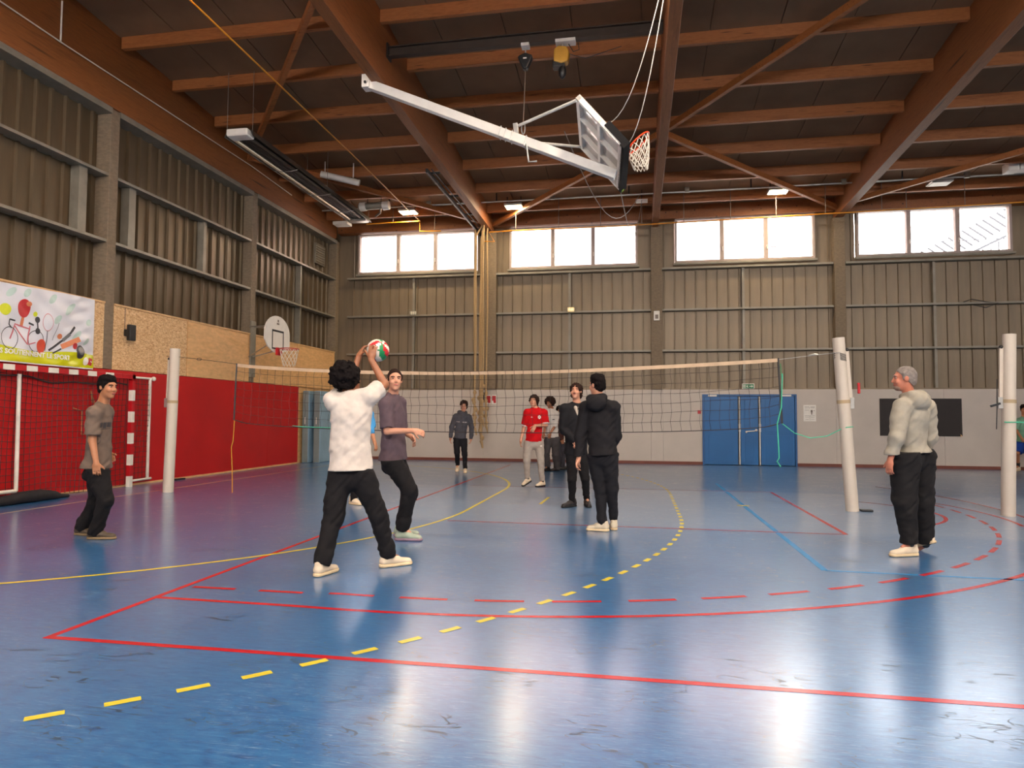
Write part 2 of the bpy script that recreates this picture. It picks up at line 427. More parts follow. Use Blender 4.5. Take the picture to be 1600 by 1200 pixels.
# blue triple door
M_door = mat('blue_door_paint', (12, 96, 158), 0.35, 0, 0.1, 1.0)
M_door2 = mat('blue_door_frame_paint', (16, 82, 140), 0.4, 0, 0.1)
door = struct(bpy.data.objects.new('door_1', None), 'wide blue triple door in the far wall'); COL.objects.link(door); door.location = (DX0, 20.4, 0)
MB().box(0, -0.04, 1.97, 2.57, 0.1, 2.02).box(0, -0.04, 0, 0.05, 0.1, 1.97).box(2.52, -0.04, 0, 2.57, 0.1, 1.97).obj('door_frame', M_door2, door)
for k, (a, b) in enumerate(((0.05, 0.99), (1.05, 1.54), (1.60, 2.52))):
    lf = MB().box(a + 0.006, 0.0, 0.015, b - 0.006, 0.05, 1.96).obj('door_leaf', M_door, door, bevel=0.004)
    MB().box(a + 0.12, -0.008, 0.10, b - 0.12, 0.0, 0.86).obj('door_panel', M_door, lf, bevel=0.004)
    MB().box(a + 0.12, -0.008, 0.96, b - 0.12, 0.0, 1.86).obj('door_panel', M_door, lf, bevel=0.004)
for xa in (0.995, 1.545):
    MB().tube([(xa + 0.025, -0.05, 0.02), (xa + 0.025, -0.05, 1.95)], 0.018, 8).obj('bolt_rod', M_white, door)
    MB().box(xa + 0.0, -0.09, 0.95, xa + 0.05, -0.02, 1.18).obj('bolt_case', M_white, door, bevel=0.008)
MB().tube([(1.18, -0.06, 0.96), (1.42, -0.06, 0.98), (1.50, -0.06, 1.0)], 0.014, 8).sphere((1.47, -0.07, 1.0), 0.035).sphere((1.2, -0.06, 0.95), 0.025).obj('door_handle', M_white, door, smooth=True)
for xa in (0.16, 2.18): MB().box(xa, -0.07, 1.955, xa + 0.24, -0.02, 2.005).obj('door_closer', M_white, door, bevel=0.005)

# ------------------------------------------------------------------ left end wall
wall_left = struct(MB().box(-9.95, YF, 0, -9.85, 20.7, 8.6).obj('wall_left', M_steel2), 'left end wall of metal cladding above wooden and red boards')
def sheet_y(name, w, z0, z1, m, rib=0.05, proud=0.05):
    mb = MB(); pr = [(0, 0), (w - rib * 1.7, 0), (w - rib * 1.4, proud), (w - rib * 0.5, proud), (w - rib * 0.2, 0), (w - 0.004, 0), (w - 0.004, -0.012)]
    for (a, b), (c, d) in zip(pr, pr[1:]): mb.quad([(b, a, z0), (b, a, z1), (d, c, z1), (d, c, z0)])
    return mb.mesh(name, m)
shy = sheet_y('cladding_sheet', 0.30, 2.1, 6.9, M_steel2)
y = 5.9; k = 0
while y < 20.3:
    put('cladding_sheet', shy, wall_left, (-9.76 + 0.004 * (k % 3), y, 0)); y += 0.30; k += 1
cols_y = (6.05, 10.78, 15.5, 20.36)
for c0, c1 in zip(cols_y, cols_y[1:]):
    for z in (5.745, 4.53): MB().box(-9.76, c0 + 0.2, z - 0.05, -9.48, c1, z).obj('wall_rail', M_rail, wall_left)
    MB().box(-9.76, c0 + 0.2, 6.86, -9.44, c1, 6.965).obj('wall_rail', M_rail, wall_left)
    yp = {6.05: 10.2, 10.78: 11.4, 15.5: 18.2}[c0]
    MB().box(-9.74, yp, 3.4 if c0 > 15 else 4.53, -9.56, yp + 0.18 - 0.1 * (c0 > 15), 5.7).obj('wall_post', M_rail, wall_left)
MB().box(-9.74, 13.7, 4.53, -9.56, 13.8, 5.7).obj('wall_post', M_rail, wall_left)
for k, c in enumerate(cols_y):
    struct(MB().box(-9.84, c, 2.17, -9.466, c + 0.215 + 0.02 * (k == 3), 6.96).obj('column', M_conc, bevel=0.01), ('concrete column of the end wall out of sight near the camera', 'concrete column of the end wall beside the printed banner', 'concrete column of the end wall carrying the small basketball board', 'concrete corner column where the end wall meets the far wall')[k])
for a, b, m in ((6.3, 8.4, M_osb), (8.405, 10.77, M_osb), (11.0, 13.09, M_osb), (13.12, 15.49, M_ply), (15.72, 17.9, M_ply), (17.93, 20.35, M_ply)):
    MB().box(-9.60, a, 2.17, -9.465, b, 3.35).obj('wood_panel', m, wall_left, bevel=0.003)
    MB().box(-9.60, a, 3.351, -9.45, b, 3.385).obj('panel_cap', M_plye, wall_left)
for a, b in ((5.9, 7.7), (7.705, 9.2), (9.205, 10.9), (10.905, 12.8), (12.805, 14.8), (14.805, 16.4), (16.405, 18.04)):
    MB().box(-9.60, a, 0.03, -9.46, b, 2.16).obj('red_board', M_red, wall_left, bevel=0.003)
MB().box(-9.60, 18.05, 0.0, -9.5, 20.35, 2.16).obj('wall_board', M_ply, wall_left)
struct(MB().box(-9.46, 5.9, 0.0, -9.445, 18.04, 0.035).obj('baseboard_left', M_plye), 'thin pale timber strip at the foot of the red boards')

# unseen remaining shell: near wall with its windows, right end wall
struct(wall_with_openings('wall_front', YF - 0.1, YF, -9.8, XR, 7.9, OPEN, 5.85, 7.17, M_steel), 'near long wall behind the camera')
struct(MB().box(XR, YF, 0, XR + 0.1, 20.7, 8.6).obj('wall_right', M_steel2), 'right end wall out of the frame')

# ------------------------------------------------------------------ roof
def zdeck(y): return 7.79 + (17.55 - max(y, 2 * 8.7 - y)) * 0.085
def zpur(y): return 7.546 + (17.545 - y) * 0.09
RY = 8.7
mb = MB()
for ya, yb in ((20.75, RY), (RY, YF - 0.1)):
    za, zb = zdeck(ya) + 0.03, zdeck(yb) + 0.03
    mb.quad([(-9.9, ya, za), (XR + .1, ya, za), (XR + .1, yb, zb), (-9.9, yb, zb)])
    mb.quad([(-9.9, ya, za + .15), (-9.9, yb, zb + .15), (XR + .1, yb, zb + .15), (XR + .1, ya, za + .15)])
ceiling = struct(mb.obj('ceiling', M_deck), 'dark brown pitched roof deck')
PY = (20.34, 19.5, 18.08, 16.66, 15.24, 13.8, 12.36, 10.94, 9.5)
BX = (-9.5, -4.44, 0.545, 5.6, 10.65)
dk = 0
for y1, y0 in zip(PY, PY[1:]):
    x = -9.5
    while x < 11:
        xb = x + 1.19
        mb = MB(); za, zb = zdeck(y0), zdeck(y1); s = 0.004
        mb.v = [(x + s, y0 + s, za), (xb - s, y0 + s, za), (xb - s, y1 - s, zb), (x + s, y1 - s, zb), (x + s, y0 + s, za + .028), (xb - s, y0 + s, za + .028), (xb - s, y1 - s, zb + .028), (x + s, y1 - s, zb + .028)]
        mb.f = [(3, 2, 1, 0), (4, 5, 6, 7), (0, 1, 5, 4), (1, 2, 6, 5), (2, 3, 7, 6), (3, 0, 4, 7)]; mb.mi = [0] * 6
        mb.obj('deck_panel', M_deck, ceiling); x += 1.2
for y in PY[1:]:
    for a, b in zip(BX, BX[1:]):
        zb = zpur(y) + random.uniform(-0.01, 0.01)
        MB().box(a + 0.09, y - 0.045, zb, b - 0.09, y + 0.045, zdeck(y) + 0.02).obj('purlin', M_purlin, ceiling, bevel=0.004)
for a, b in zip(BX, BX[1:]):
    MB().box(a + 0.09, 20.3, 7.17, b - 0.09, 20.6, 7.58).obj('eave_board', M_beam, ceiling)
# diagonal wind braces in the roof plane
for p, q in (((-4.5, 9.3), (-9.4, 15.2)), ((0.62, 15.2), (5.5, 8.9)), ((0.62, 15.35), (5.52, 20.2)), ((-4.36, 20.35), (0.47, 15.4)), ((-9.4, 15.1), (-4.52, 20.1)), ((5.7, 19.85), (10.6, 15.7))):
    MB().beam((p[0], p[1], zpur(p[1]) - 0.07), (q[0], q[1], zpur(q[1]) - 0.07), 0.10, 0.13).obj('wind_brace', M_purlin, ceiling, bevel=0.004)
# glulam beams
def beam(x0, x1, zb_far, zb_near, label, yend=20.55):
    mb = MB(); pr = [(yend, zb_far + 0.10), (yend - 0.05, zb_far + 0.03), (yend - 0.18, zb_far), (RY, zb_near), (YF, zb_far - 0.0), (YF, zdeck(YF)), (RY, zdeck(RY)), (yend, zdeck(yend))]
    mb.prism(pr, (x0, 0, 0), (0, 1, 0), (0, 0, 1), (1, 0, 0), x1 - x0)
    return struct(mb.obj('beam', M_beam, bevel=0.006), label)
beam(-9.80, -9.44, 6.97, 6.97, 'glulam beam lying on the end wall columns', 20.3)
beam(-4.54, -4.34, 7.0, 7.2, 'glulam beam behind the pivot of the white basketball arm')
beam(0.455, 0.635, 6.95, 6.98, 'narrow glulam beam seen from straight below')
beam(5.50, 5.72, 7.0, 7.3, 'glulam beam at the right running down to a window corner')
beam(10.55, 10.75, 7.0, 7.3, 'glulam beam beyond the right edge')

# ------------------------------------------------------------------ outside
M_out = mat('pale_outside_cladding', (232, 206, 198), 0.7, 0, 0.03, 2)
grd = struct(MB().box(-40, 20.9, -0.3, 60, 70, -0.05).obj('ground', mat('outside_paving', (150, 148, 142), 0.9)), 'paving outside the hall')
ob = thing('neighbouring_building', 'pale pinkish metal-clad building seen through the high windows', 'building', (-2, 38, -0.05))
MB().box(-13.6, 0, 0, 9.3, 10, 15).obj('wall', M_out, ob)
ribm = MB().box(0, -0.04, 0, 0.08, 0.0, 15).mesh('cladding_rib', mat('pale_outside_rib', (214, 186, 178), 0.7, 0, 0.03))
for k in range(27): put('cladding_rib', ribm, ob, (-13.6 + k * 0.85, 0, 0))
M_farmetal = mat('grey_outside_steel', (62, 62, 68), 0.6)
cp = thing('slatted_canopy', 'grey slatted outside canopy seen in the corner of the right-hand window', 'canopy', (11.6, 26.0, -0.05))
for k in range(20):
    x0 = -2.2 + k * 0.22
    MB().beam((x0, 0, 7.05 + k * 0.115), (x0 + 0.55, 0.0, 6.62 + k * 0.115), 0.05, 0.05).obj('slat', M_farmetal, cp)
MB().beam((-1.4, 0.03, 6.55), (3.0, 0.03, 8.75), 0.06, 0.08).obj('rail', M_farmetal, cp)
for k in range(9): MB().box(-0.3 + k * 0.25, 0, 0 if k % 8 == 0 else 6.2, -0.27 + k * 0.25, 0.04, 7.05 + k * 0.125).obj('baluster', M_farmetal, cp)
tag(MB().tube([(4.9, 26.5, 7.72), (9, 26.5, 7.66), (14, 26.5, 7.72)], 0.018, 6).obj('overhead_wire', M_farmetal), 'thin overhead wire crossing the sky beyond the right-hand window', 'wire')

# ================================================================== props on the walls and the roof
M_rope = mat('hemp_rope', (182, 150, 108), 0.85, 0, 0.25, 30, (1, 1, 4), 0.4, 60)
M_yellow = mat('yellow_gas_pipe', (206, 132, 24), 0.4)
M_alu = mat('brushed_aluminium', (190, 186, 180), 0.35, 0.7)
M_cable = mat('grey_cable', (120, 104, 92), 0.5)
M_orange = mat('orange_rim', (226, 66, 24), 0.4)
M_cord = mat('white_net_cord', (226, 214, 198), 0.8)
M_pad = mat('black_board_padding', (20, 18, 19), 0.85, spec=0.2)
M_post = mat('off_white_post_padding', (204, 190, 174), 0.6, 0, 0.05, 2)
M_strap = mat('tan_strap', (178, 154, 120), 0.8)
M_green = mat('green_string', (70, 190, 150), 0.7)
M_netc = mat('dark_net_cord', (52, 44, 42), 0.8)
M_tape = mat('cream_net_tape', (196, 166, 136), 0.7)
M_gred = mat('goal_red', (184, 16, 26), 0.4)
M_gwhite = mat('goal_white', (230, 220, 206), 0.4)
M_matblue = mat('blue_vinyl_mat', (132, 162, 182), 0.5, 0, 0.1, 2.5, bump=0.25, bscale=5)
M_matgrey = mat('grey_vinyl_mat_edge', (118, 128, 126), 0.55, 0, 0.1, 2.5)

# ---- ceiling lamps
M_lens = mat('lit_lamp_lens', (255, 246, 220), 0.4, emit=(255, 232, 176), estr=26)
M_lens0 = mat('unlit_lamp_lens', (236, 228, 214), 0.4)
def ceiling_lamp(x, y, z, lit, label, power, group='led ceiling lamps'):
    t = thing('ceiling_lamp', label, 'lamp', (x, y, z), group)
    MB().box(-0.26, -0.2, 0, 0.26, 0.2, 0.07).obj('lamp_housing', M_alu, t, bevel=0.012)
    MB().box(-0.23, -0.17, -0.016, 0.23, 0.17, -0.001).obj('lamp_lens', M_lens if lit else M_lens0, t, bevel=0.006)
    for s in (-0.2, 0.2): MB().beam((s, 0, 0.07), (s, 0, zdeck(y) - z - 0.005), 0.02, 0.02).obj('lamp_bracket', M_dark, t)
    if lit: area('lamp_light', (x, y, z - 0.03), 0.44, power, LAMP_COL if y > 15 else ADDED_LAMP_COL, (0, 0, -1), 0.32)
    return t
ceiling_lamp(-6.62, 19.05, 7.35, True, 'lit ceiling lamp above the corner window, beside the yellow pipe drop', LAMP_POWER)
ceiling_lamp(-3.45, 19.05, 7.35, True, 'lit ceiling lamp above the window right of the climbing ropes', LAMP_POWER)
ceiling_lamp(3.74, 19.05, 7.40, True, 'lit ceiling lamp above the window over the blue doors', LAMP_POWER)
ceiling_lamp(7.69, 19.05, 7.40, False, 'unlit white ceiling lamp above the right-hand window', LAMP_POWER)
_nm = ('far', 'middle', 'near')
for r, yy in enumerate((8.2, 3.6, -1.0)):  # fill rows added out of view to brighten floor, walls and people
    for q, xx in enumerate((-4.6, 0.2, 5.0)):
        ceiling_lamp(xx, yy, 7.75, True, '%s fill lamp of the %s row, added out of view over the near half of the hall' % (('left end', 'centre', 'right end')[q], _nm[r]), ADDED_LAMP_POWER, 'added fill lamps over the near half')
# small battery light and junction boxes on the conduit
pc = thing('conduit_pipe', 'long thin metal conduit running below the roof above the far windows', 'pipe', (0, 18.75, 7.44))
MB().tube([(-9.2, 0, 0), (0, 0, 0), (10.6, 0, 0.02)], 0.022, 8).obj('pipe', M_alu, pc, smooth=True)
for x in (-8.0, -5.9, -2.3, 1.35, 5.3, 8.2, 9.7): MB().box(x - 0.06, -0.04, -0.02, x + 0.06, 0.04, 0.12).obj('junction_box', M_rail, pc, bevel=0.008)
for x in (-7.1, -3.9, -0.2, 3.0, 6.7): MB().box(x - 0.015, -0.015, 0.01, x + 0.015, 0.015, zdeck(18.75) - 7.445).obj('pipe_hanger', M_dark, pc)
bl = thing('emergency_light', 'small flat white box light hung beside the narrow beam', 'light', (0.15, 19.05, 7.30))
MB().box(-0.16, -0.08, 0, 0.16, 0.08, 0.08).obj('light_body', M_white, bl, bevel=0.01); MB().beam((0, 0, 0.08), (0, 0, zdeck(19.05) - 7.305), 0.015, 0.015).obj('bracket', M_dark, bl)

# ---- yellow gas pipe with hangers
gp = thing('gas_pipe', 'yellow gas pipe crossing in front of the far windows', 'pipe', (0, 19.35, 0))
MB().tube([(-8.05, 0, 7.15), (-6.36, 0, 7.17), (-6.36, 0, 6.86), (-5.7, 0, 6.84)], 0.02, 8).tube([(-4.40, 0.1, 6.50), (-4.10, 0.1, 6.48), (-4.25, 0, 6.75), (0.1, 0, 6.76), (5.5, 0, 6.84), (10.6, 0, 6.92)], 0.018, 8).obj('pipe', M_yellow, gp, smooth=True)
MB().tube([(-6.36, 0, 7.17), (-6.34, -5.0, 7.27), (-6.27, -13.5, 7.3)], 0.015, 8).obj('pipe_branch', M_yellow, gp, smooth=True)
for x, z in ((-7.2, 7.17), (-5.9, 6.86), (-3.45, 6.76), (-2.2, 6.76), (-1.0, 6.76), (0.15, 6.76), (1.3, 6.78), (2.55, 6.8), (3.74, 6.82), (5.0, 6.84), (6.4, 6.86), (7.0, 6.87), (8.4, 6.9)):
    MB().tube([(x, 0, z), (x, 0, zdeck(19.35) - 0.01)], 0.009, 6).obj('pipe_hanger', M_cable, gp)

# ---- radiant heater hung beside the end wall beam
M_refl = mat('heater_reflector', (92, 86, 80), 0.35, 0.6, 0.3, 8, (8, 0.3, 8))
M_tube = mat('bright_heater_tube', (226, 210, 186), 0.3, 0.6)
ht = thing('radiant_heater', 'long dark tube heater hung on wires beside the end wall beam', 'heater', (-7.8, 12.2, 6.9))
L = 6.15
MB().prism([(-0.32, 0.0), (-0.26, 0.13), (0.26, 0.13), (0.32, 0.0), (0.30, 0.0), (0.25, 0.115), (-0.25, 0.115), (-0.30, 0.0)], (0, 0, 0), (1, 0, 0), (0, 0, 1), (0, 1, 0), L).obj('reflector', M_refl, ht)
MB().tube([(-0.22, 0.05, 0.04), (-0.22, L - 0.3, 0.04)], 0.045, 10).obj('heater_tube', M_tube, ht, smooth=True)
MB().tube([(0.12, 0.05, 0.06), (0.12, L - 0.3, 0.06)], 0.045, 10).obj('heater_tube', M_refl, ht, smooth=True)
for k in range(6): MB().tube([(-0.02 + 0.055 * (k - 1.5), 0.1, 0.04), (-0.02 + 0.055 * (k - 1.5), L - 0.1, 0.04)], 0.012, 6).obj('reflector_fold', M_dark, ht)
MB().box(-0.22, -0.10, -0.02, 0.24, 0.18, 0.13).obj('burner_box', M_white, ht, bevel=0.03)
MB().box(-0.26, L - 0.28, -0.02, 0.26, L, 0.13).obj('end_box', M_alu, ht, bevel=0.03)
for y in (1.9, 3.6, 5.0): MB().tube([(-0.28, y, 0.0), (-0.1, y, -0.03), (0.1, y, -0.03), (0.28, y, 0.0)], 0.01, 6).obj('tube_bracket', M_alu, ht)
for x, y in ((-0.27, 0.02), (0.27, 0.05), (-0.27, 3.4), (0.27, 3.4), (-0.27, L - 0.1), (0.27, L - 0.1)):
    zt = min(zdeck(12.2 + y), 9) - 6.9 - 0.004
    MB().tube([(x, y, 0.05), (x, y, zt)], 0.007, 6).obj('suspension_wire', M_cable, ht)
fp = thing('flue_duct', 'short white flue duct slung under the roof above the heater', 'duct', (-7.4, 16.2, 7.45))
MB().tube([(-0.6, 0.0, 0.12), (0.35, 0.25, -0.08)], 0.085, 12).obj('duct_pipe', M_white, fp, smooth=True)
MB().beam((-0.5, 0.02, 0.16), (-0.5, 0.02, zdeck(16.2) - 7.455), 0.03, 0.01).obj('duct_hanger', M_white, fp)
MB().beam((0.2, 0.2, 0.0), (0.2, 0.2, zdeck(16.4) - 7.455), 0.03, 0.01).obj('duct_hanger', M_white, fp)
fp = thing('fan_unit', 'white cylindrical fan unit with end collars over the heater end', 'duct', (-7.3, 18.1, 7.28))
MB().tube([(-0.32, 0, 0), (0.32, 0, 0.02)], 0.10, 14).obj('fan_body', M_rail, fp, smooth=True)
for s in (-0.42, 0.26): MB().tube([(s, 0, 0), (s + 0.18, 0, 0.01)], 0.125, 14).obj('fan_collar', M_white, fp, smooth=True)
MB().tube([(0.18, 0, -0.08), (0.18, 0.0, -0.2), (0.0, 0.1, -0.26)], 0.03, 8).obj('fan_elbow', M_cable, fp, smooth=True)
for s in (-0.2, 0.2): MB().beam((s, 0, 0.08), (s, 0, zdeck(18.1) - 7.285), 0.012, 0.012).obj('fan_hanger', M_dark, fp)
fp = thing('ceiling_speaker', 'flat white box tucked between the end wall beam and the heater', 'box', (-8.75, 19.3, 7.12))
MB().box(-0.28, -0.2, 0, 0.2, 0.15, 0.1).obj('box_body', M_white, fp, bevel=0.02); MB().beam((0, 0, 0.1), (0, 0, zdeck(19.3) - 7.125), 0.015, 0.015).obj('bracket', M_dark, fp)
wc = thing('beam_cable', 'pale cable strung along the face of the end wall beam', 'cable', (-9.40, 12, 7.5))
MB().tube([(0, -6.0, 0.08), (0, -2.4, 0.02), (0, 3.3, 0.03), (0, 5.3, -0.05)], 0.012, 6).obj('cable', M_cord, wc)
MB().tube([(0.0, -2.45, 0.02), (0.0, -2.45, 0.72)], 0.014, 6).obj('drop', M_cord, wc)

# ---- vent and small black box on the end wall
vt = thing('vent_grille', 'louvred metal vent high on the end wall near the corner', 'vent', (-9.70, 19.3, 6.03))
MB().box(0, 0, 0, 0.05, 0.62, 0.62).obj('vent_frame', M_rail, vt)
for k in range(8): MB().beam((0.06, 0.31 - 0.28, 0.05 + k * 0.075), (0.06, 0.31 + 0.28, 0.05 + k * 0.075), 0.04, 0.02).obj('louvre', M_steel, vt)
bx = thing('wall_speaker', 'small black box on a bracket fixed to the chipboard panel', 'speaker', (-9.465, 11.3, 2.88))
MB().box(0.0, -0.04, -0.06, 0.08, 0.04, 0.06).obj('bracket', M_black, bx); MB().box(0.08, -0.07, -0.15, 0.16, 0.09, 0.15).obj('speaker_body', M_black, bx, bevel=0.012)
MB().tube([(0.006, -0.03, 0.06), (0.006, -0.03, 0.46)], 0.006, 6).obj('cable', M_cable, bx)

# ---- printed banner
bn = thing('sports_banner', 'creased white banner with printed sports gear and a lime green strip', 'banner', (-9.44, 8.0, 2.13))
BW, BH = 2.5, 1.22
def bdepth(y, z):
    u, v = y / BW, z / BH
    d = 0.02 + 0.012 * math.sin(7 * u + 5 * v) + 0.010 * math.sin(19 * u - 9 * v + 1) + 0.006 * math.sin(31 * u + 23 * v)
    e = max(0, (u - 0.72) / 0.28); d += e * (1.15 - e) * 2.2 * (0.020 * math.sin(26 * v + 18 * u) + 0.014 * math.sin(40 * v - 30 * u))
    d = 0.012 + (d - 0.012) * min(1, (1.0 - u) * 9 + 0.12)
    d += 0.010 * math.exp(-((v - 0.05) / 0.06) ** 2)
    return d
M_ban = mat('white_pvc_banner', (222, 220, 226), 0.3, 0, 0.05, 3)
M_lime = mat('lime_print', (206, 208, 16), 0.3, 0, 0.06, 3)
def bpatch(name, poly_rows, m, off, parent=bn):
    """rows of (y,z) points -> quads laid on the banner, off in front of it"""
    mb = MB(); n = len(poly_rows[0])
    for row in poly_rows:
        for y, z in row: mb.v.append((bdepth(y, z) + off, y, z))
    for i in range(len(poly_rows) - 1):
        for j in range(n - 1):
            a = i * n + j; mb.f.append((a, a + 1, a + n + 1, a + n)); mb.mi.append(0)
    return mb.obj(name, m, parent, smooth=True)
ztop = lambda y: BH - 0.02 * math.sin(y * 2.2)
bpatch('banner_sheet', [[(BW * i / 70, ztop(BW * i / 70) * j / 34) for i in range(71)] for j in range(35)], M_ban, 0.0)
bpatch('green_strip', [[(BW * i / 70, (0.02 + (0.22 + 0.03 * math.sin(i * 0.13)) * j / 8)) for i in range(71)] for j in range(9)], M_lime, 0.003)
def bell(name, cy, cz, ry, rz, m, off=0.006, r0=0.0, a=0.0):
    rows = []
    for k in range(5):
        t = r0 + (1 - r0) * k / 4
        row = []
        for i in range(25):
            an = 2 * math.pi * i / 24; x = ry * t * math.cos(an); z = rz * t * math.sin(an)
            row.append((cy + x * math.cos(a) - z * math.sin(a), cz + x * math.sin(a) + z * math.cos(a)))
        rows.append(row)
    return bpatch(name, rows, m, off)
def bline(name, pts, w, m, off=0.006):
    rows = [[], []]
    P = []
    for (a, b), (c, d) in zip(pts, pts[1:]):
        for t in (0, 0.25, 0.5, 0.75): P.append((a + (c - a) * t, b + (d - b) * t))
    P.append(pts[-1])
    for k, p in enumerate(P):
        q = P[min(k + 1, len(P) - 1)]; o = P[max(k - 1, 0)]; t = Vector((q[0] - o[0], q[1] - o[1])).normalized()
        rows[0].append((p[0] - t.y * w / 2, p[1] + t.x * w / 2)); rows[1].append((p[0] + t.y * w / 2, p[1] - t.x * w / 2))
    return bpatch(name, rows, m, off)
pr = mat('banner_red_print', (196, 54, 56), 0.35); po = mat('banner_orange_print', (214, 130, 90), 0.35); pk = mat('banner_black_print', (60, 58, 62), 0.35)
pp = mat('banner_pink_print', (206, 110, 120), 0.35); pg = mat('banner_grey_print', (120, 118, 118), 0.35); pm = mat('banner_green_print', (188, 208, 200), 0.35); pl_ = mat('banner_lime_print', (210, 214, 50), 0.35)
def bY(px): return 0.70 + px / 151 * 1.90          # banner distance along the wall for the drawn motifs
for px, z, ry, rz in ((12, 1.03, 0.10, 0.05), (33, 1.06, 0.09, 0.05), (73, 1.05, 0.11, 0.05), (100, 0.93, 0.15, 0.05), (80, 0.72, 0.10, 0.05), (112, 0.50, 0.12, 0.05), (133, 0.76, 0.07, 0.05), (128, 0.42, 0.08, 0.04)):
    bell('green_swirl', bY(px), z + 0.05, ry, rz, pm, 0.003, 0, 0.8)
bell('table_tennis_bat', bY(30), 0.86, 0.115, 0.145, pr); bline('bat_handle', [(bY(29.5), 0.72), (bY(29), 0.58)], 0.05, po, 0.005); bell('table_tennis_ball', bY(36), 0.94, 0.05, 0.04, po, 0.008)
bell('yellow_ball', bY(5), 0.80, 0.09, 0.09, pl_); bell('yellow_ball', bY(47), 0.80, 0.035, 0.04, pl_)
bell('dumbbell', bY(50.5), 0.715, 0.042, 0.05, pk); bell('dumbbell', bY(50.5), 0.535, 0.042, 0.05, pk); bline('dumbbell_bar', [(bY(50.5), 0.7), (bY(50.5), 0.55)], 0.024, pk)
bell('racket_head', bY(65), 0.70, 0.095, 0.145, pp, 0.006, 0.93); bline('racket_shaft', [(bY(65), 0.56), (bY(64.5), 0.24)], 0.012, pk)
for c in (13, 49): bell('bicycle_wheel', bY(c), 0.375 if c < 20 else 0.37, 0.145, 0.175, pk, 0.006, 0.93)
bline('bicycle_frame', [(bY(14), 0.36), (bY(20), 0.60), (bY(40), 0.55), (bY(36), 0.31), (bY(20), 0.57)], 0.022, pp); bline('bicycle_frame', [(bY(40), 0.60), (bY(37), 0.30), (bY(49), 0.35)], 0.018, pp)
bline('bicycle_bars', [(bY(20), 0.65), (bY(12), 0.66), (bY(11), 0.58), (bY(15), 0.53)], 0.022, pk); bline('bicycle_saddle', [(bY(38), 0.645), (bY(45), 0.62)], 0.03, pk)
bell('basketball', bY(57.5), 0.30, 0.085, 0.115, mat('banner_ball_print', (220, 84, 60), 0.35), 0.008); bell('small_ball', bY(85), 0.50, 0.045, 0.045, po)
bline('cricket_bat', [(bY(70), 0.25), (bY(92), 0.46), (bY(110), 0.70)], 0.035, pk); bline('cricket_bat_blade', [(bY(90), 0.44), (bY(100), 0.56)], 0.06, pg, 0.008)
bline('ski', [(bY(74), 0.42), (bY(82), 0.72)], 0.010, pg); bline('hockey_stick', [(bY(76), 0.21), (bY(88), 0.30)], 0.025, pk)
bline('rolling_bat', [(bY(88), 0.33), (bY(116), 0.50)], 0.085, po); bell('red_ball', bY(109), 0.37, 0.052, 0.055, pr, 0.009); bell('bowl', bY(118.5), 0.28, 0.095, 0.115, pk, 0.009); bell('bowl_inside', bY(119.5), 0.30, 0.06, 0.07, pg, 0.011)
def text_mesh(s, size, extrude=0.0):
    c = bpy.data.curves.new('lettering', 'FONT'); c.body = s; c.size = size; c.extrude = extrude; c.offset = 0.035 * size; c.resolution_u = 2
    o = bpy.data.objects.new('lettering', c); COL.objects.link(o)
    dg = bpy.context.evaluated_depsgraph_get(); me = bpy.data.meshes.new_from_object(o.evaluated_get(dg))
    bpy.data.objects.remove(o); return me
def letters(s, size, f, m, parent, extrude=0.0):
    me = text_mesh(s, size, extrude)
    for v in me.vertices: v.co = f(v.co)
    me.materials.clear(); me.materials.append(m); me.update(); return put('lettering', me, parent)
M_lt = mat('white_print', (240, 236, 226), 0.4)
letters("AMIS SOUTIENNENT LE SPORT", 0.108, lambda c: Vector((bdepth(0.50 + c.x * 1.0, 0.1) + 0.014, 0.50 + c.x * 1.0, 0.135 - 0.010 * c.x + c.y + 0.1 * 0)), M_lt, bn)
bell('white_emblem', bY(128.5), 0.13, 0.055, 0.07, M_lt, 0.009); bline('red_emblem', [(bY(135), 0.07), (bY(137.5), 0.19)], 0.085, pr, 0.010); bline('emblem_mark', [(bY(136), 0.14), (bY(139), 0.12)], 0.02, M_lt, 0.013)

# ---- handball goal folded against the end wall
gl = thing('handball_goal', 'red and white striped handball goal with dark netting', 'goal', (-9.3, 8.3, 0))
def gbox(y0, z0, y1, z1, m, w=0.08): MB().box(-w / 2, y0, z0, w / 2, y1, z1).obj('goal_stripe', m, gl, bevel=0.004)
z = 0.0; k = 0
while z < 1.90:
    gbox(2.98, z, 3.06, min(z + 0.2, 2.02), M_gwhite if k % 2 == 0 else M_gred); gbox(-0.08, z, 0.0, min(z + 0.2, 2.02), M_gwhite if k % 2 == 0 else M_gred); z += 0.2; k += 1
yy = 3.06; k = 0
for a, b, m in [(-0.08 + i * 0.2, min(-0.08 + (i + 1) * 0.2, 3.06), M_gred if i % 2 else M_gwhite) for i in range(16)]:
    if b > a: gbox(a, 2.005, b, 2.09, M_gred if b > 2.8 else m)
MB().box(-0.04, 2.98, 1.98, 0.04, 3.06, 2.09).obj('goal_corner', M_gred, gl)
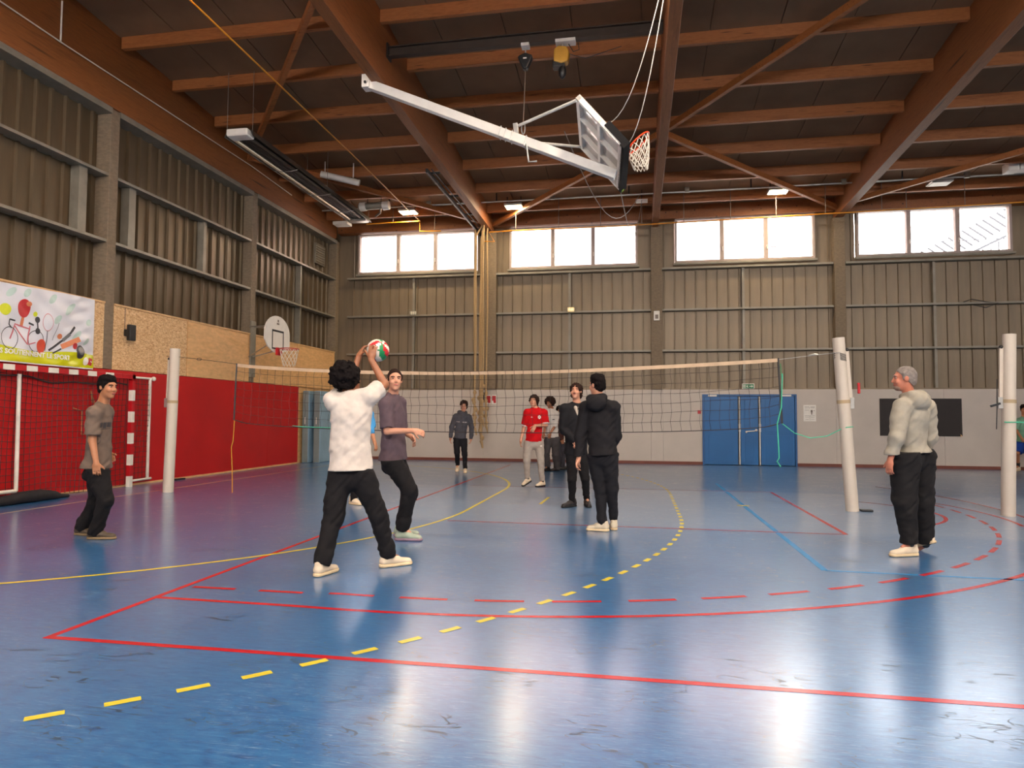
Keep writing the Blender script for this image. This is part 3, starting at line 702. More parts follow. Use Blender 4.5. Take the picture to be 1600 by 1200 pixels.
# folded hoops with netting
def pipe(pts, r=0.022): MB().tube(pts, r, 8).obj('hoop_pipe', M_gwhite, gl, smooth=True)
pipe([(-0.1, 3.08, 2.05), (-0.1, 3.66, 2.05)]); pipe([(-0.1, 3.62, 2.05), (-0.1, 3.62, 0.10)], 0.03); pipe([(-0.04, 3.06, 0.10), (-0.1, 3.72, 0.10)])
pipe([(-0.09, 0.72, 1.96), (-0.09, 0.74, 0.16)], 0.03); pipe([(-0.09, 0.74, 0.16), (-0.09, -0.1, 0.16)], 0.03)
MB().sphere((-0.1, 3.72, 2.05), 0.045).obj('hoop_knuckle', M_gwhite, gl, smooth=True)
def netting(name, fn, nu, nv, m, parent, r=0.004, sub=2):
    mb = MB()
    for i in range(nu + 1): mb.tube([fn(i / nu, j / (nv * sub)) for j in range(nv * sub + 1)], r, 3, caps=False)
    for j in range(nv + 1): mb.tube([fn(i / (nu * sub), j / nv) for i in range(nu * sub + 1)], r, 3, caps=False)
    o = mb.obj(name, m, parent); o['kind'] = 'stuff'; return o
def gnet(u, v):
    y = 3.0 * u; z = 2.02 * (1 - v) + 0.02
    x = -0.09 - 0.04 * math.sin(math.pi * u) + 0.02 * math.sin(9 * u + 4 * v)
    z += -0.10 * math.exp(-((u - 0.62) / 0.2) ** 2) * (1 - v) * math.sin(math.pi * min(1, v * 2 + 0.15)) + 0.02 * math.sin(11 * u + 3 * v)
    return (max(x, -0.135), y, z)
netting('goal_net', gnet, 30, 20, M_netc, gl, 0.005)
netting('side_net', lambda u, v: (-0.10 + 0.02 * math.sin(5 * v), 3.08 + 0.52 * u, 2.03 - 1.9 * v), 5, 19, M_netc, gl, 0.005)
mbm = MB(); mbm.tube([gnet(i / 30, 0.045 + 0.02 * math.sin(i * 0.35) ** 2) for i in range(31)], 0.012, 6); mbm.obj('rolled_net_edge', M_netc, gl)
hk = thing('ball_net_hooks', 'bent brass-coloured rods hanging behind the goal netting', 'hooks', (-9.44, 10.1, 1.0))
MB().tube([(0.012, 0.42, 0.55), (0.012, 0.38, 0.75), (0.012, 0.48, 0.52), (0.012, 0.40, 0.42), (0.012, 0.9, 0.38)], 0.012, 6).tube([(0.012, 0.0, 0.45), (0.012, 0.2, 0.40), (0.012, 0.2, 0.0), (0.012, 0.9, -0.02)], 0.010, 6).obj('rod', mat('brass_rod', (170, 120, 80), 0.4, 0.5), hk)
# dark bag lying in front of the goal
bg = MB()
for i in range(13):
    for j in range(12):
        an = 2 * math.pi * j / 12; u = i / 12; r = 0.03 + 0.11 * math.sin(math.pi * min(1, 0.12 + u * 0.95)) ** 0.7 * (0.35 + 0.75 * u)
        bg.v.append((r * math.cos(an) * 0.9 + 0.02 * math.sin(i * 2.1), -1.5 + 1.55 * u, max(0.0, r * 0.85 + r * 0.85 * math.sin(an)) + 0.0))
for i in range(12):
    for j in range(12): bg.f.append((i * 12 + j, i * 12 + (j + 1) % 12, (i + 1) * 12 + (j + 1) % 12, (i + 1) * 12 + j)); bg.mi.append(0)
bg.f.append(tuple(range(11, -1, -1))); bg.f.append(tuple(144 + j for j in range(12))); bg.mi += [0, 0]
bag = bg.obj('net_bag', mat('black_mesh_bag', (26, 20, 22), 0.8, 0, 0.4, 14, bump=0.6, bscale=30), smooth=True); bag.location = (-9.08, 9.65, 0.0)
tag(bag, 'collapsed black mesh bag on the floor in front of the goal', 'bag')
tag(MB().box(-9.4, 12.65, 0, -9.3, 12.95, 0.03).obj('door_stop', M_black, bevel=0.008), 'small flat black block on the floor at the red wall', 'block')

# ---- volleyball posts, net and strings
def net_post(base, top, label, winch=1):
    t = thing('net_post', label, 'post', base, 'padded volleyball net posts'); d = Vector(top) - Vector(base)
    def at(f, off=(0, 0, 0)): return tuple(d * f + Vector(off))
    MB().tube([at(0.0), at(0.63)], 0.088, 20).obj('post_pad', M_post, t, smooth=True)
    MB().tube([at(0.626), at(1.0)], 0.084, 20).obj('post_pad', M_post, t, smooth=True)
    MB().tube([at(0.618), at(0.638)], 0.0905, 20).obj('strap', M_strap, t, smooth=True)
    s = winch
    MB().beam(at(0.62, (s * 0.10, 0, 0)), at(0.93, (s * 0.10, 0, 0)), 0.03, 0.05).obj('tension_rail', M_post, t)
    MB().sphere(at(0.93, (s * 0.105, 0, 0)), 0.028).obj('pulley', M_dark, t, smooth=True)
    MB().box(*[a + b for a, b in zip(at(0.60, (s * 0.115, 0, 0)), (-0.03, -0.03, -0.03))], *[a + b for a, b in zip(at(0.64, (s * 0.115, 0, 0)), (0.03, 0.03, 0.03))]).obj('winch', M_alu, t, bevel=0.006)
    return t, at
p1, at1 = net_post((-8.02, 10.7, 0), (-7.96, 10.7, 2.5), 'white padded net post in front of the red wall', -1)
p2, at2 = net_post((3.06, 10.7, 0), (2.91, 10.7, 2.52), 'white padded net post leaning towards the net, holding its right end', 1)
p3, at3 = net_post((5.06, 10.65, 0), (5.14, 10.65, 2.53), 'white padded net post standing alone at the right behind the man in the hoodie', -1)
MB().box(0.10, -0.02, 1.70, 0.135, 0.02, 1.86).obj('strap_end', M_gred, p2, bevel=0.01)
mbw = MB()
for k in range(7): mbw.tube([at2(0.915 - 0.006 * k, (-0.086, -0.02 - 0.01 * (k % 2), 0)), at2(0.905 - 0.006 * k, (0.0, -0.092, 0)), at2(0.90 - 0.006 * k, (0.07, -0.06, 0))], 0.004, 5)
mbw.obj('wound_cord', M_netc, p2)
MB().tube([(-0.10, -0.02, 1.9), (-0.11, -0.02, 1.5), (-0.12, -0.01, 1.2)], 0.006, 6).obj('hanging_cord', M_black, p3)
MB().beam((-0.19, -0.02, 1.52), (-0.07, -0.02, 1.56), 0.03, 0.03).obj('cord_toggle', M_black, p3)
tag(MB().box(3.17, 10.66, 0, 3.33, 10.76, 0.03).obj('floor_socket_cover', M_black, bevel=0.006), 'small black cover on the floor beside the leaning net post', 'cover')

NX0, NX1, NY = -6.77, 2.08, 10.7
def ntop(u): return 2.23 - 0.165 * math.sin(math.pi * u ** 0.88) ** 0.9
def nbot(u): return 1.26 - 0.175 * math.sin(math.pi * u) ** 0.45
nt = thing('volleyball_net', 'sagging dark volleyball net with a cream top tape', 'net', (NX0, NY, 0))
NW = NX1 - NX0
def npt(u, v):
    z = ntop(u) * (1 - v) + nbot(u) * v
    return (NW * u + 0.012 * math.sin(17 * v + 11 * u), 0.015 * math.sin(9 * u + 4 * v), z + 0.010 * math.sin(38 * u + 9 * v) * math.sin(math.pi * v))
mb = MB(); N = 40
for i in range(N):
    a, b = i / N, (i + 1) / N
    mb.quad([(NW * a, -0.004, ntop(a) - 0.055), (NW * b, -0.004, ntop(b) - 0.055), (NW * b, -0.004, ntop(b)), (NW * a, -0.004, ntop(a))])
    mb.quad([(NW * a, 0.004, ntop(a)), (NW * b, 0.004, ntop(b)), (NW * b, 0.004, ntop(b) - 0.055), (NW * a, 0.004, ntop(a) - 0.055)])
    mb.quad([(NW * a, 0.004, ntop(a)), (NW * a, -0.004, ntop(a)), (NW * b, -0.004, ntop(b)), (NW * b, 0.004, ntop(b))])
mb.obj('top_tape', M_tape, nt)
netting('net_mesh', npt, 62, 7, M_netc, nt, 0.0032, 1)
MB().tube([npt(i / 40, 1.0) for i in range(41)], 0.007, 6).obj('bottom_cord', M_netc, nt)
for u, s in ((0.0, -1), (1.0, 1)):
    p, q = npt(u, 0.0), npt(u, 1.0)
    MB().beam((p[0], p[1], p[2]), (q[0] + (0.03 if s > 0 else -0.01), q[1], q[2]), 0.045, 0.02).obj('side_band', M_black, nt)
p = npt(1, 0); MB().beam((p[0] + 0.03, p[1] - 0.012, p[2] - 0.08), (p[0] + 0.045, p[1] - 0.012, p[2] - 0.30), 0.03, 0.006).obj('green_tie', mat('green_tape', (60, 150, 90), 0.7), nt)
# top cables to the posts
MB().tube([(0, 0, 2.22), (-0.55, 0, 2.29), (-1.17, 0, 2.36), (-1.33, -0.03, 2.37)], 0.005, 6).obj('tension_cable', M_netc, nt)
MB().tube([(NW, 0, 2.21), (NW + 0.5, 0, 2.27), (NW + 0.83, -0.09, 2.30)], 0.005, 6).tube([(NW + 0.42, 0, 2.265), (NW + 0.5, 0, 2.285), (NW + 0.55, 0, 2.275)], 0.011, 6).obj('tension_cable', M_alu, nt)
MB().tube([(-0.72 + 0.045 * math.cos(a * math.pi / 8), 0, 2.31 + 0.02 * math.sin(a * math.pi / 8)) for a in range(16)], 0.005, 5, closed=True).obj('carabiner', M_dark, nt)
# strings of the lower corners
pb = npt(1, 1)
MB().tube([tuple(Vector(p) - Vector((NX0, NY, 0))) for p in [(NX0 + pb[0] + 0.03, NY, pb[2]), (NX0 + pb[0] + 0.2, NY, 1.12), (NX0 + pb[0] + 0.42, NY, 1.05), (NX0 + pb[0] + 0.65, NY, 1.08), (NX0 + pb[0] + 0.86, NY - 0.05, 1.20), (2.975, NY - 0.095, 1.21), (3.075, NY - 0.06, 1.22)]], 0.007, 6).obj('tie_string', M_green, nt)
MB().tube([(q[0] - NX0, q[1] - NY, q[2]) for q in [(2.12, NY - 0.02, 2.0), (2.10, NY - 0.025, 1.5), (2.04, NY - 0.025, 1.26), (2.06, NY - 0.02, 0.75), (2.03, NY - 0.02, 0.70), (2.08, NY - 0.02, 0.62)]], 0.009, 6).obj('tie_string', M_green, nt)
MB().tube([(-0.06, -0.10, 1.30), (0.06, -0.09, 1.30), (1.14, -0.03, 1.30), (2.94, 0.05, 1.30)], 0.008, 6).obj('tie_string', M_green, p3)
MB().tube([(q[0] - NX0, q[1] - NY, q[2]) for q in [(-6.78, 10.69, 1.25), (-6.79, 10.68, 0.9), (-6.82, 10.68, 0.80), (-6.80, 10.69, 0.4), (-6.79, 10.69, 0.02)]], 0.008, 6).obj('tie_string', mat('yellow_cord', (196, 140, 40), 0.7), nt)
MB().tube([(q[0] - NX0, q[1] - NY, q[2]) for q in [(-5.7, 10.68, 1.17), (-5.5, 10.68, 1.15), (-5.0, 10.67, 1.14), (-4.9, 10.67, 1.1)]], 0.007, 6).obj('tie_string', M_green, nt)

# ---- white basketball arm swung below the roof
from mathutils import Quaternion
bh = thing('basketball_backstop', 'white folding basketball arm and board with orange rim hung below the roof', 'basketball hoop', (-4.44, 11.1, 7.2))
Cw = np.array([list(r) for r in _R])                       # camera axes give the board's true orientation in the hall
def wdir(v): return Vector(tuple(float(x) for x in Cw.T @ np.array(v)))
def W(x, y, z): return Vector((x + 4.44, y - 11.1, z - 7.2))
Pa, Pe = W(-4.63, 11.1, 7.16), W(-0.33, 11.1, 5.28)
MB().beam(Pa, Pe, 0.15, 0.15).obj('arm', M_white, bh, bevel=0.01)
MB().box(Pa.x - 0.08, -0.10, Pa.z - 0.09, Pa.x + 0.06, 0.10, Pa.z + 0.14).tube([(Pa.x, -0.13, Pa.z), (Pa.x, 0.13, Pa.z)], 0.035, 10).obj('pivot_bracket', M_white, bh, bevel=0.008)
MB().sphere((Pa.x - 0.0, -0.13, Pa.z - 0.02), 0.025).obj('pivot_bolt', M_dark, bh)
un, vn, nn = wdir((0.634, 0.759, -0.149)).normalized(), wdir((0.134, 0.082, 0.988)).normalized(), None
vn = (vn - un * vn.dot(un)).normalized(); nn = un.cross(vn).normalized()
if nn.dot(wdir((0.762, -0.646, -0.05))) < 0: nn = -nn
BHt, BWd = 1.05, 1.8
bc = W(*[float(v) for v in (np.array([0, 0, 1.33]) + Cw.T @ np.array([1.454 + 0.634 * 0.525, -3.892 + 0.759 * 0.525, 11.164 - 0.149 * 0.525]))])   # middle of the lower edge
def Bp(a, b, c): return bc + vn * a - un * b + nn * c      # a along the width, b up the board, c out of its face
def bbox(name, a0, b0, c0, a1, b1, c1, m):
    mb = MB(); n = 0
    mb.v = [tuple(Bp(*q)) for q in ((a0, b0, c0), (a1, b0, c0), (a1, b1, c0), (a0, b1, c0), (a0, b0, c1), (a1, b0, c1), (a1, b1, c1), (a0, b1, c1))]
    mb.f = [(3, 2, 1, 0), (4, 5, 6, 7), (0, 1, 5, 4), (1, 2, 6, 5), (2, 3, 7, 6), (3, 0, 4, 7)]; mb.mi = [0] * 6
    o = mb.obj(name, m, bh); bm = bmesh.new(); bm.from_mesh(o.data); bmesh.ops.recalc_face_normals(bm, faces=bm.faces); bm.to_mesh(o.data); bm.free(); return o
h = BWd / 2
M_acr = mat('clear_acrylic_board', (214, 204, 190), 0.15, 0, 0.03)
bbox('board', -h, 0, 0.02, h, BHt, 0.032, M_acr)
for b0, b1 in ((0, 0.07), (BHt - 0.07, BHt), (BHt * 0.5 - 0.03, BHt * 0.5 + 0.03)): bbox('board_frame', -h, b0, -0.05, h, b1, 0.02, M_white)
for a0, a1 in ((-h, -h + 0.07), (h - 0.07, h), (-0.32, -0.27), (0.27, 0.32)): bbox('board_frame', a0, 0, -0.05, a1, BHt, 0.02, M_white)
bbox('board_padding', -h - 0.03, -0.05, -0.05, h + 0.03, 0.03, 0.08, M_pad)
bbox('board_padding', -h - 0.03, 0.03, -0.02, -h + 0.01, 0.42, 0.08, M_pad); bbox('board_padding', h - 0.01, 0.03, -0.02, h + 0.03, 0.40, 0.08, M_pad)
bbox('corner_marker', h - 0.05, -0.055, -0.03, h + 0.035, 0.02, 0.02, mat('lime_marker', (150, 190, 40), 0.5))
rc = Bp(0, 0.15, 0.46)
rim_pts = [tuple(rc + vn * (0.225 * math.cos(k * math.pi / 12)) + nn * (0.225 * math.sin(k * math.pi / 12))) for k in range(24)]
MB().tube(rim_pts, 0.014, 8, closed=True).beam(Bp(0, 0.12, 0.03), Bp(0, 0.14, 0.25), 0.14, 0.07).obj('rim', M_orange, bh, smooth=True)
mb = MB(); dn = Vector((0.10, 0, -1)).normalized()
def hn(u, v):
    k = u * 2 * math.pi; r = 0.22 - 0.11 * v
    c = rc + dn * (0.44 * v) + un * 0.0
    a = vn * (1 - v) + Vector((0, 1, 0)) * v; b = nn * (1 - v) + Vector((1, 0, 0)) * v
    return c + a.normalized() * (r * math.cos(k)) + b.normalized() * (r * math.sin(k))
for i in range(12):
    for s in (1, -1): mb.tube([hn((i + s * j * 0.5) / 12, j / 6) for j in range(7)], 0.0075, 4, caps=False)
o = mb.obj('rim_net', M_cord, bh); o['kind'] = 'stuff'
# struts from arm to board top, cleats and chains
k1 = Pa + (Pe - Pa) * 0.62
MB().tube([tuple(k1 + Vector((0, 0, 0.22))), tuple(Bp(-h + 0.05, BHt - 0.02, -0.05))], 0.025, 8).obj('strut', M_white, bh, smooth=True)
MB().tube([tuple(Pa + (Pe - Pa) * 0.70 + Vector((0, 0.0, 0.06))), tuple(Bp(h - 0.1, BHt - 0.03, -0.05))], 0.025, 8).obj('strut', M_white, bh, smooth=True)
MB().beam(tuple(k1 + Vector((0, 0, 0.02))), tuple(k1 + Vector((-0.03, 0, 0.26))), 0.10, 0.08).obj('strut_bracket', M_alu, bh, bevel=0.006)
for f in (0.555, 0.575, 0.60, 0.655): 
    c = Pa + (Pe - Pa) * f; MB().tube([tuple(c + Vector((0.02, 0.085, 0.085))), tuple(c + Vector((0.02, -0.085, 0.085))), tuple(c + Vector((-0.02, -0.085, -0.085))), tuple(c + Vector((-0.02, 0.085, -0.085)))], 0.007, 5, closed=True).obj('arm_clamp', M_alu, bh)
c = Pa + (Pe - Pa) * 0.66; MB().tube([tuple(c + Vector((0, -0.09, -0.05))), tuple(c + Vector((0.04, -0.09, -0.36))), tuple(c + Vector((0.18, -0.09, -0.36)))], 0.016, 6).obj('latch_hook', M_alu, bh, smooth=True)
# hoisting gear on a dark rail between two beams
hr = thing('hoist_rail', 'dark steel rail spanning between the roof beams above the basketball arm', 'rail', (-4.33, 11.3, 7.72))
MB().box(0, -0.06, 0, 4.78, 0.06, 0.02).box(0, -0.012, 0.02, 4.78, 0.012, 0.16).box(0, -0.06, 0.16, 4.78, 0.06, 0.18).obj('rail_profile', mat('brown_steel', (62, 50, 42), 0.6, 0.2), hr)
MB().box(-0.015, -0.1, -0.04, 0.02, 0.1, 0.22).obj('end_plate', M_dark, hr)
h1 = thing('pulley_block', 'black triangular pulley block hanging from the dark rail', 'pulley', (-1.86, 11.3, 7.27))
MB().prism([(-0.12, 0.24), (0.0, 0.29), (0.12, 0.24), (0.125, 0.2), (0.03, 0.0), (-0.03, 0.0), (-0.125, 0.2)], (0, 0.06, 0), (1, 0, 0), (0, 0, 1), (0, -1, 0), 0.12).obj('pulley_case', M_black, h1, bevel=0.025)
MB().box(-0.07, -0.08, 0.395, 0.07, 0.08, 0.45).obj('rail_clamp', M_white, h1, bevel=0.005); MB().beam((0, 0, 0.27), (0, 0, 0.4), 0.02, 0.02).obj('shackle', M_alu, h1)
MB().box(-0.03, -0.075, 0.17, 0.03, -0.064, 0.19).obj('label_plate', M_white, h1)
ab = Pa + (Pe - Pa) * 0.60 + Vector((-4.44 + 1.86, 11.1 - 11.3, 7.2 - 7.27))
ab = Vector((0.0, -0.2, (Pa + (Pe - Pa) * ((-1.86 + 4.63) / 4.3)).z + 7.2 - 7.27 + 0.12))
MB().tube([(0, 0, 0), tuple(ab + Vector((0, 0, 0.2)))], 0.007, 6).obj('lift_rope', M_cable, h1); MB().tube([tuple(ab + Vector((0.03 * math.cos(k), 0, 0.10 + 0.10 * math.sin(k)))) for k in [i * math.pi / 6 for i in range(12)]], 0.012, 6, closed=True).obj('lift_hook', M_alu, h1)
h2 = thing('chain_hoist', 'mustard and black electric chain hoist hanging from the dark rail', 'hoist', (-1.24, 11.3, 7.3))
MB().prism([(-0.13, 0.05), (-0.12, 0.26), (-0.05, 0.31), (0.09, 0.29), (0.14, 0.2), (0.11, 0.03), (0.0, 0.0)], (0, 0.09, 0), (1, 0, 0), (0, 0, 1), (0, -1, 0), 0.18).obj('hoist_body', mat('mustard_paint', (190, 140, 50), 0.4), h2, bevel=0.025)
MB().box(-0.15, -0.07, -0.05, 0.06, 0.08, 0.06).obj('motor_case', M_dark, h2, bevel=0.02)
MB().sphere((0.02, -0.03, -0.13), (0.065, 0.06, 0.12)).obj('chain_bag', M_black, h2, smooth=True)
MB().box(-0.10, -0.09, 0.37, 0.24, 0.09, 0.425).obj('rail_trolley', M_white, h2, bevel=0.005)
MB().beam((0.02, 0, 0.28), (0.02, 0, 0.38), 0.03, 0.03).obj('shackle', M_alu, h2)
MB().tube([(0.12, 0, 0.36), (0.2, 0, 0.22), (0.3, 0, 0.25), (0.28, 0, 0.37)], 0.008, 6).tube([(0.12, 0.02, 0.2), (0.4, 0.1, 0.14), (1.0, 0.2, 0.35)], 0.006, 6).obj('power_cable', M_black, h2)
def hung(name, label, pts, r=0.008): return MB().tube([tuple(Vector(p) - Vector((-4.44, 11.1, 7.2))) for p in pts], r, 6).obj(name, M_cord, bh)
def cat(p, q, sag, n=14): return [(p[0] + (q[0] - p[0]) * t, p[1] + (q[1] - p[1]) * t, p[2] + (q[2] - p[2]) * t - sag * math.sin(math.pi * t)) for t in [k / n for k in range(n + 1)]]
B = lambda *q: tuple(Bp(*q) + Vector((-4.44, 11.1, 7.2)))
hung('slack_cable', 'pale cable looping from the narrow beam down to the top of the board', cat((0.44, 8.9, 7.4), B(-0.3, 0.75, 0.05), 0.75), 0.007)
hung('slack_cable', 'second pale cable looping from the narrow beam round below the rim', cat((0.45, 9.0, 7.4), B(0.1, 0.45, 0.14), 0.95), 0.007)
hung('slack_cable', 'slack dark cable from the lower corner of the board to the small box light', cat(B(h, 0, -0.02), (0.15, 18.9, 7.32), 0.9), 0.008).data.materials[0] = M_cable
hung('slack_cable', 'slack grey cable drooping under the roof from the strut of the arm', cat((-1.2, 11.4, 6.2), (0.10, 18.7, 7.42), 1.05), 0.008).data.materials[0] = M_cable

# ---- small basketball board on the end wall column
wh = thing('wall_basketball_board', 'white fan-shaped basketball board with red rim on the end wall column', 'basketball hoop', (-8.55, 15.15, 2.85))
sh = [(-0.58, 0.28), (-0.58, 0.45)] + [(-0.58 * math.cos(a), 0.45 + 0.44 * math.sin(a)) for a in [math.pi * k / 16 for k in range(1, 16)]] + [(0.58, 0.45), (0.58, 0.20), (0.42, 0.07), (0.15, 0.0), (-0.15, 0.0), (-0.42, 0.11)]
MB().prism([(-x, z) for x, z in sh], (0, 0, 0), (0, -1, 0), (0, 0, 1), (1, 0, 0), 0.035).obj('board', M_white, wh, bevel=0.006)
mb = MB()
for a in ((-0.27, 0.08, 0.27, 0.115), (-0.27, 0.50, 0.27, 0.545), (-0.27, 0.115, -0.235, 0.50), (0.235, 0.115, 0.27, 0.50)): mb.box(0.036, a[0], a[1], 0.039, a[2], a[3])
mb.obj('target_frame', M_black, wh)
MB().box(0.036, -0.06, 0.68, 0.038, 0.05, 0.72).box(0.036, -0.03, 0.74, 0.038, 0.03, 0.80).obj('maker_mark', M_cable, wh)
MB().box(0.035, -0.10, -0.06, 0.10, 0.10, 0.12).obj('rim_plate', M_gred, wh, bevel=0.005)
MB().tube([(0.34 + 0.225 * math.cos(k * math.pi / 12), 0.225 * math.sin(k * math.pi / 12), 0.09) for k in range(24)], 0.011, 8, closed=True).obj('rim', M_gred, wh, smooth=True)
mb = MB()
for i in range(12):
    for s in (1, -1): mb.tube([(0.34 + (0.225 - 0.09 * j / 5) * math.cos((i + s * j * 0.5) * math.pi / 6), (0.225 - 0.09 * j / 5) * math.sin((i + s * j * 0.5) * math.pi / 6), 0.09 - 0.42 * j / 5) for j in range(6)], 0.005, 4, caps=False)
o = mb.obj('rim_net', M_cord, wh); o['kind'] = 'stuff'
for (y, z), (yy, zz) in (((-0.4, 0.15), (0.3, -0.05)), ((0.4, 0.15), (0.45, -0.05)), ((-0.3, 0.62), (0.32, 0.7)), ((0.3, 0.62), (0.45, 0.7))): MB().tube([(0, y, z), (-0.90, yy, zz)], 0.016, 8).obj('support_arm', M_alu, wh)
MB().box(-0.915, 0.34, -0.55, -0.88, 0.56, 0.85).obj('mounting_plate', M_rail, wh)

# ---- standing gym mats in the corner
for k, (x, y0, y1, lab) in enumerate(((-9.33, 18.22, 20.2, 'blue-grey gym mat standing on edge, next to the end wall'), (-9.03, 18.32, 20.15, 'blue-grey gym mat standing on edge, its broad face to the hall'))):
    t = thing('gym_mat', lab, 'mat', (x, y0, 0), 'gym mats standing in the corner')
    MB().box(-0.10, 0, 0.0, 0.10, y1 - y0, 2.06).obj('mat_body', M_matblue, t, bevel=0.025)
    MB().box(-0.085, -0.006, 0.02, 0.085, 0.02, 2.04).obj('mat_edge', M_matgrey, t)
    MB().box(-0.02, -0.016, 1.1, 0.0, -0.006, 1.3).obj('carry_strap', M_white, t)
# ---- climbing ropes and their track
tk = thing('rope_track', 'dark rope track bolted along the side of the roof beam', 'track', (-4.75, 14.9, 6.93))
MB().beam((0, 0, 0.07), (-0.0, 5.55, 0.05), 0.05, 0.09).obj('track_rail', M_dark, tk); MB().beam((0.12, 0, 0.09), (0.12, 5.5, 0.09), 0.02, 0.02).obj('track_cable', M_black, tk)
for y in (0.3, 2.0, 3.6, 5.2): MB().box(-0.02, y, 0.1, 0.22, y + 0.05, 0.14).obj('track_bracket', M_dark, tk)
for k in range(3): MB().tube([(0.33, 1.9 + 1.1 * k, 0.62 - 0.02 * k), (0.33, 1.9 + 1.1 * k, 0.42 - 0.02 * k)], 0.012, 6).obj('bolt', M_black, tk)
rl = ('thin', 'thick', 'middle', 'last')
for k, (x, y, zb, r) in enumerate(((-4.75, 19.75, 1.30, 0.026), (-4.61, 19.9, 0.92, 0.030), (-4.52, 19.7, 0.62, 0.032), (-4.40, 19.85, 1.05, 0.026), (-4.68, 19.58, 1.0, 0.026), (-4.44, 19.52, 1.25, 0.024))):
    t = thing('climbing_rope', ('hemp climbing rope nearest the corner window of the bunched ropes', 'thick hemp climbing rope second from the corner window in the bunch', 'hemp climbing rope with the longest knotted tail of the bunch', 'hemp climbing rope closest to the concrete column in the bunch', 'hemp climbing rope hanging in front of the thick one in the bunch', 'hemp climbing rope with a short knotted tail at the front of the bunch')[k], 'rope', (x, y, zb), 'climbing ropes bunched by the far wall')
    pts = [(0.012 * math.sin(z * 1.3 + k), 0.01 * math.cos(z * 1.1 + k), z) for z in np.linspace(0.0, 6.7 - zb, 14)] + [(0.0 if k == 0 else max(0, -4.50 - x), 0.0, (6.94 if k == 0 else 7.015) - zb)]
    MB().tube(pts, r, 8).obj('rope', M_rope, t, smooth=True)
    for j in range(4 + k % 2): MB().sphere((0.03 * math.sin(j * 2.3 + k), 0.02, 0.10 + j * 0.22), (r * 2.1, r * 2.1, r * 2.6), 10, 8).obj('knot', M_rope, t, smooth=True)
    MB().tube([(0, 0, 0.02), (0.03, 0, -0.08), (0.05, 0, -0.2)], r * 1.5, 8, r2=r * 0.8).obj('frayed_end', M_rope, t, smooth=True)

# ---- things on the far wall
bb = thing('blackboard', 'black board fixed to the far wall behind the man in the hoodie', 'board', (6.58, 20.368, 0.88))
MB().box(0, 0, 0, 2.05, 0.03, 1.02).obj('board_panel', mat('blackboard_surface', (44, 36, 34), 0.7), bb, bevel=0.004); MB().prism([(0, 0), (0.05, 0), (0.0, 0.06)], (2.0, -0.004, 0), (1, 0, 0), (0, 0, 1), (0, 1, 0), 0.004).obj('broken_corner', M_plye, bb)
ps = thing('notice_poster', 'white printed notice on the far wall right of the blue doors', 'poster', (4.60, 20.395, 1.26))
MB().box(0, -0.004, 0, 0.33, 0.004, 0.46).obj('paper', M_white, ps)
mb = MB()
for a in ((0.03, 0.40, 0.15, 0.41), (0.18, 0.40, 0.30, 0.41), (0.03, 0.365, 0.13, 0.372), (0.145, 0.36, 0.155, 0.39), (0.18, 0.375, 0.29, 0.382), (0.03, 0.31, 0.15, 0.318), (0.19, 0.25, 0.24, 0.32), (0.2, 0.19, 0.23, 0.25), (0.27, 0.29, 0.29, 0.31), (0.03, 0.15, 0.30, 0.158), (0.165, 0.03, 0.17, 0.15), (0.19, 0.10, 0.29, 0.106), (0.19, 0.05, 0.29, 0.056), (0.04, 0.11, 0.15, 0.116), (0.05, 0.05, 0.14, 0.056)): mb.box(a[0], -0.006, a[1], a[2], -0.0045, a[3])
mb.obj('print', M_cable, ps)
ex = thing('exit_sign', 'green exit sign with running man and arrow above the blue doors', 'sign', (2.97, 20.37, 2.19))
MB().box(-0.02, 0, -0.02, 0.32, 0.04, 0.14).obj('sign_box', M_white, ex, bevel=0.005)
MB().box(0.0, -0.004, 0.0, 0.30, 0.0, 0.12).obj('sign_face', mat('exit_green', (30, 120, 70), 0.4), ex)
MB().box(0.015, -0.007, 0.015, 0.03, -0.0045, 0.105).box(0.045, -0.007, 0.015, 0.06, -0.0045, 0.105).box(0.075, -0.007, 0.015, 0.085, -0.0045, 0.105).prism([(0.10, 0.05), (0.13, 0.09), (0.14, 0.08), (0.13, 0.06), (0.15, 0.02), (0.135, 0.02), (0.12, 0.045)], (0, -0.0045, 0), (1, 0, 0), (0, 0, 1), (0, -1, 0), 0.0025).box(0.18, -0.007, 0.05, 0.245, -0.0045, 0.07).prism([(0.24, 0.025), (0.285, 0.06), (0.24, 0.095)], (0, -0.0045, 0), (1, 0, 0), (0, 0, 1), (0, -1, 0), 0.0025).obj('pictogram', M_white, ex)
fa = MB().box(1.72, 20.35, 1.46, 1.81, 20.40, 1.56).obj('fire_alarm', M_gred, bevel=0.008); tag(fa, 'small red alarm box left of the blue doors', 'alarm')
for k, x in enumerate((-4.52, -4.35)):
    t = thing('fire_sign', ('red and white fire sign, the one next to the ropes', 'red and white fire sign, the one farther from the ropes')[k], 'sign', (x, 20.39, 1.73), 'fire signs by the column')
    MB().box(0, 0, 0, 0.14, 0.006, 0.28).obj('sign_plate', M_white, t); MB().box(0.012, -0.003, 0.10, 0.128, 0, 0.25).prism([(0.02 + 0.03 * k, 0.10), (0.13, 0.10), (0.13, 0.03), (0.06, 0.03)], (0, 0, 0), (1, 0, 0), (0, 0, 1), (0, -1, 0), 0.003).obj('red_print', M_gred, t)
tag(MB().tube([(-4.60, 20.32, 1.83), (-4.60, 20.32, 2.08)], 0.035, 10).obj('rope_hook_bag', M_black, smooth=True), 'small dark pouch hanging left of the fire signs', 'pouch')
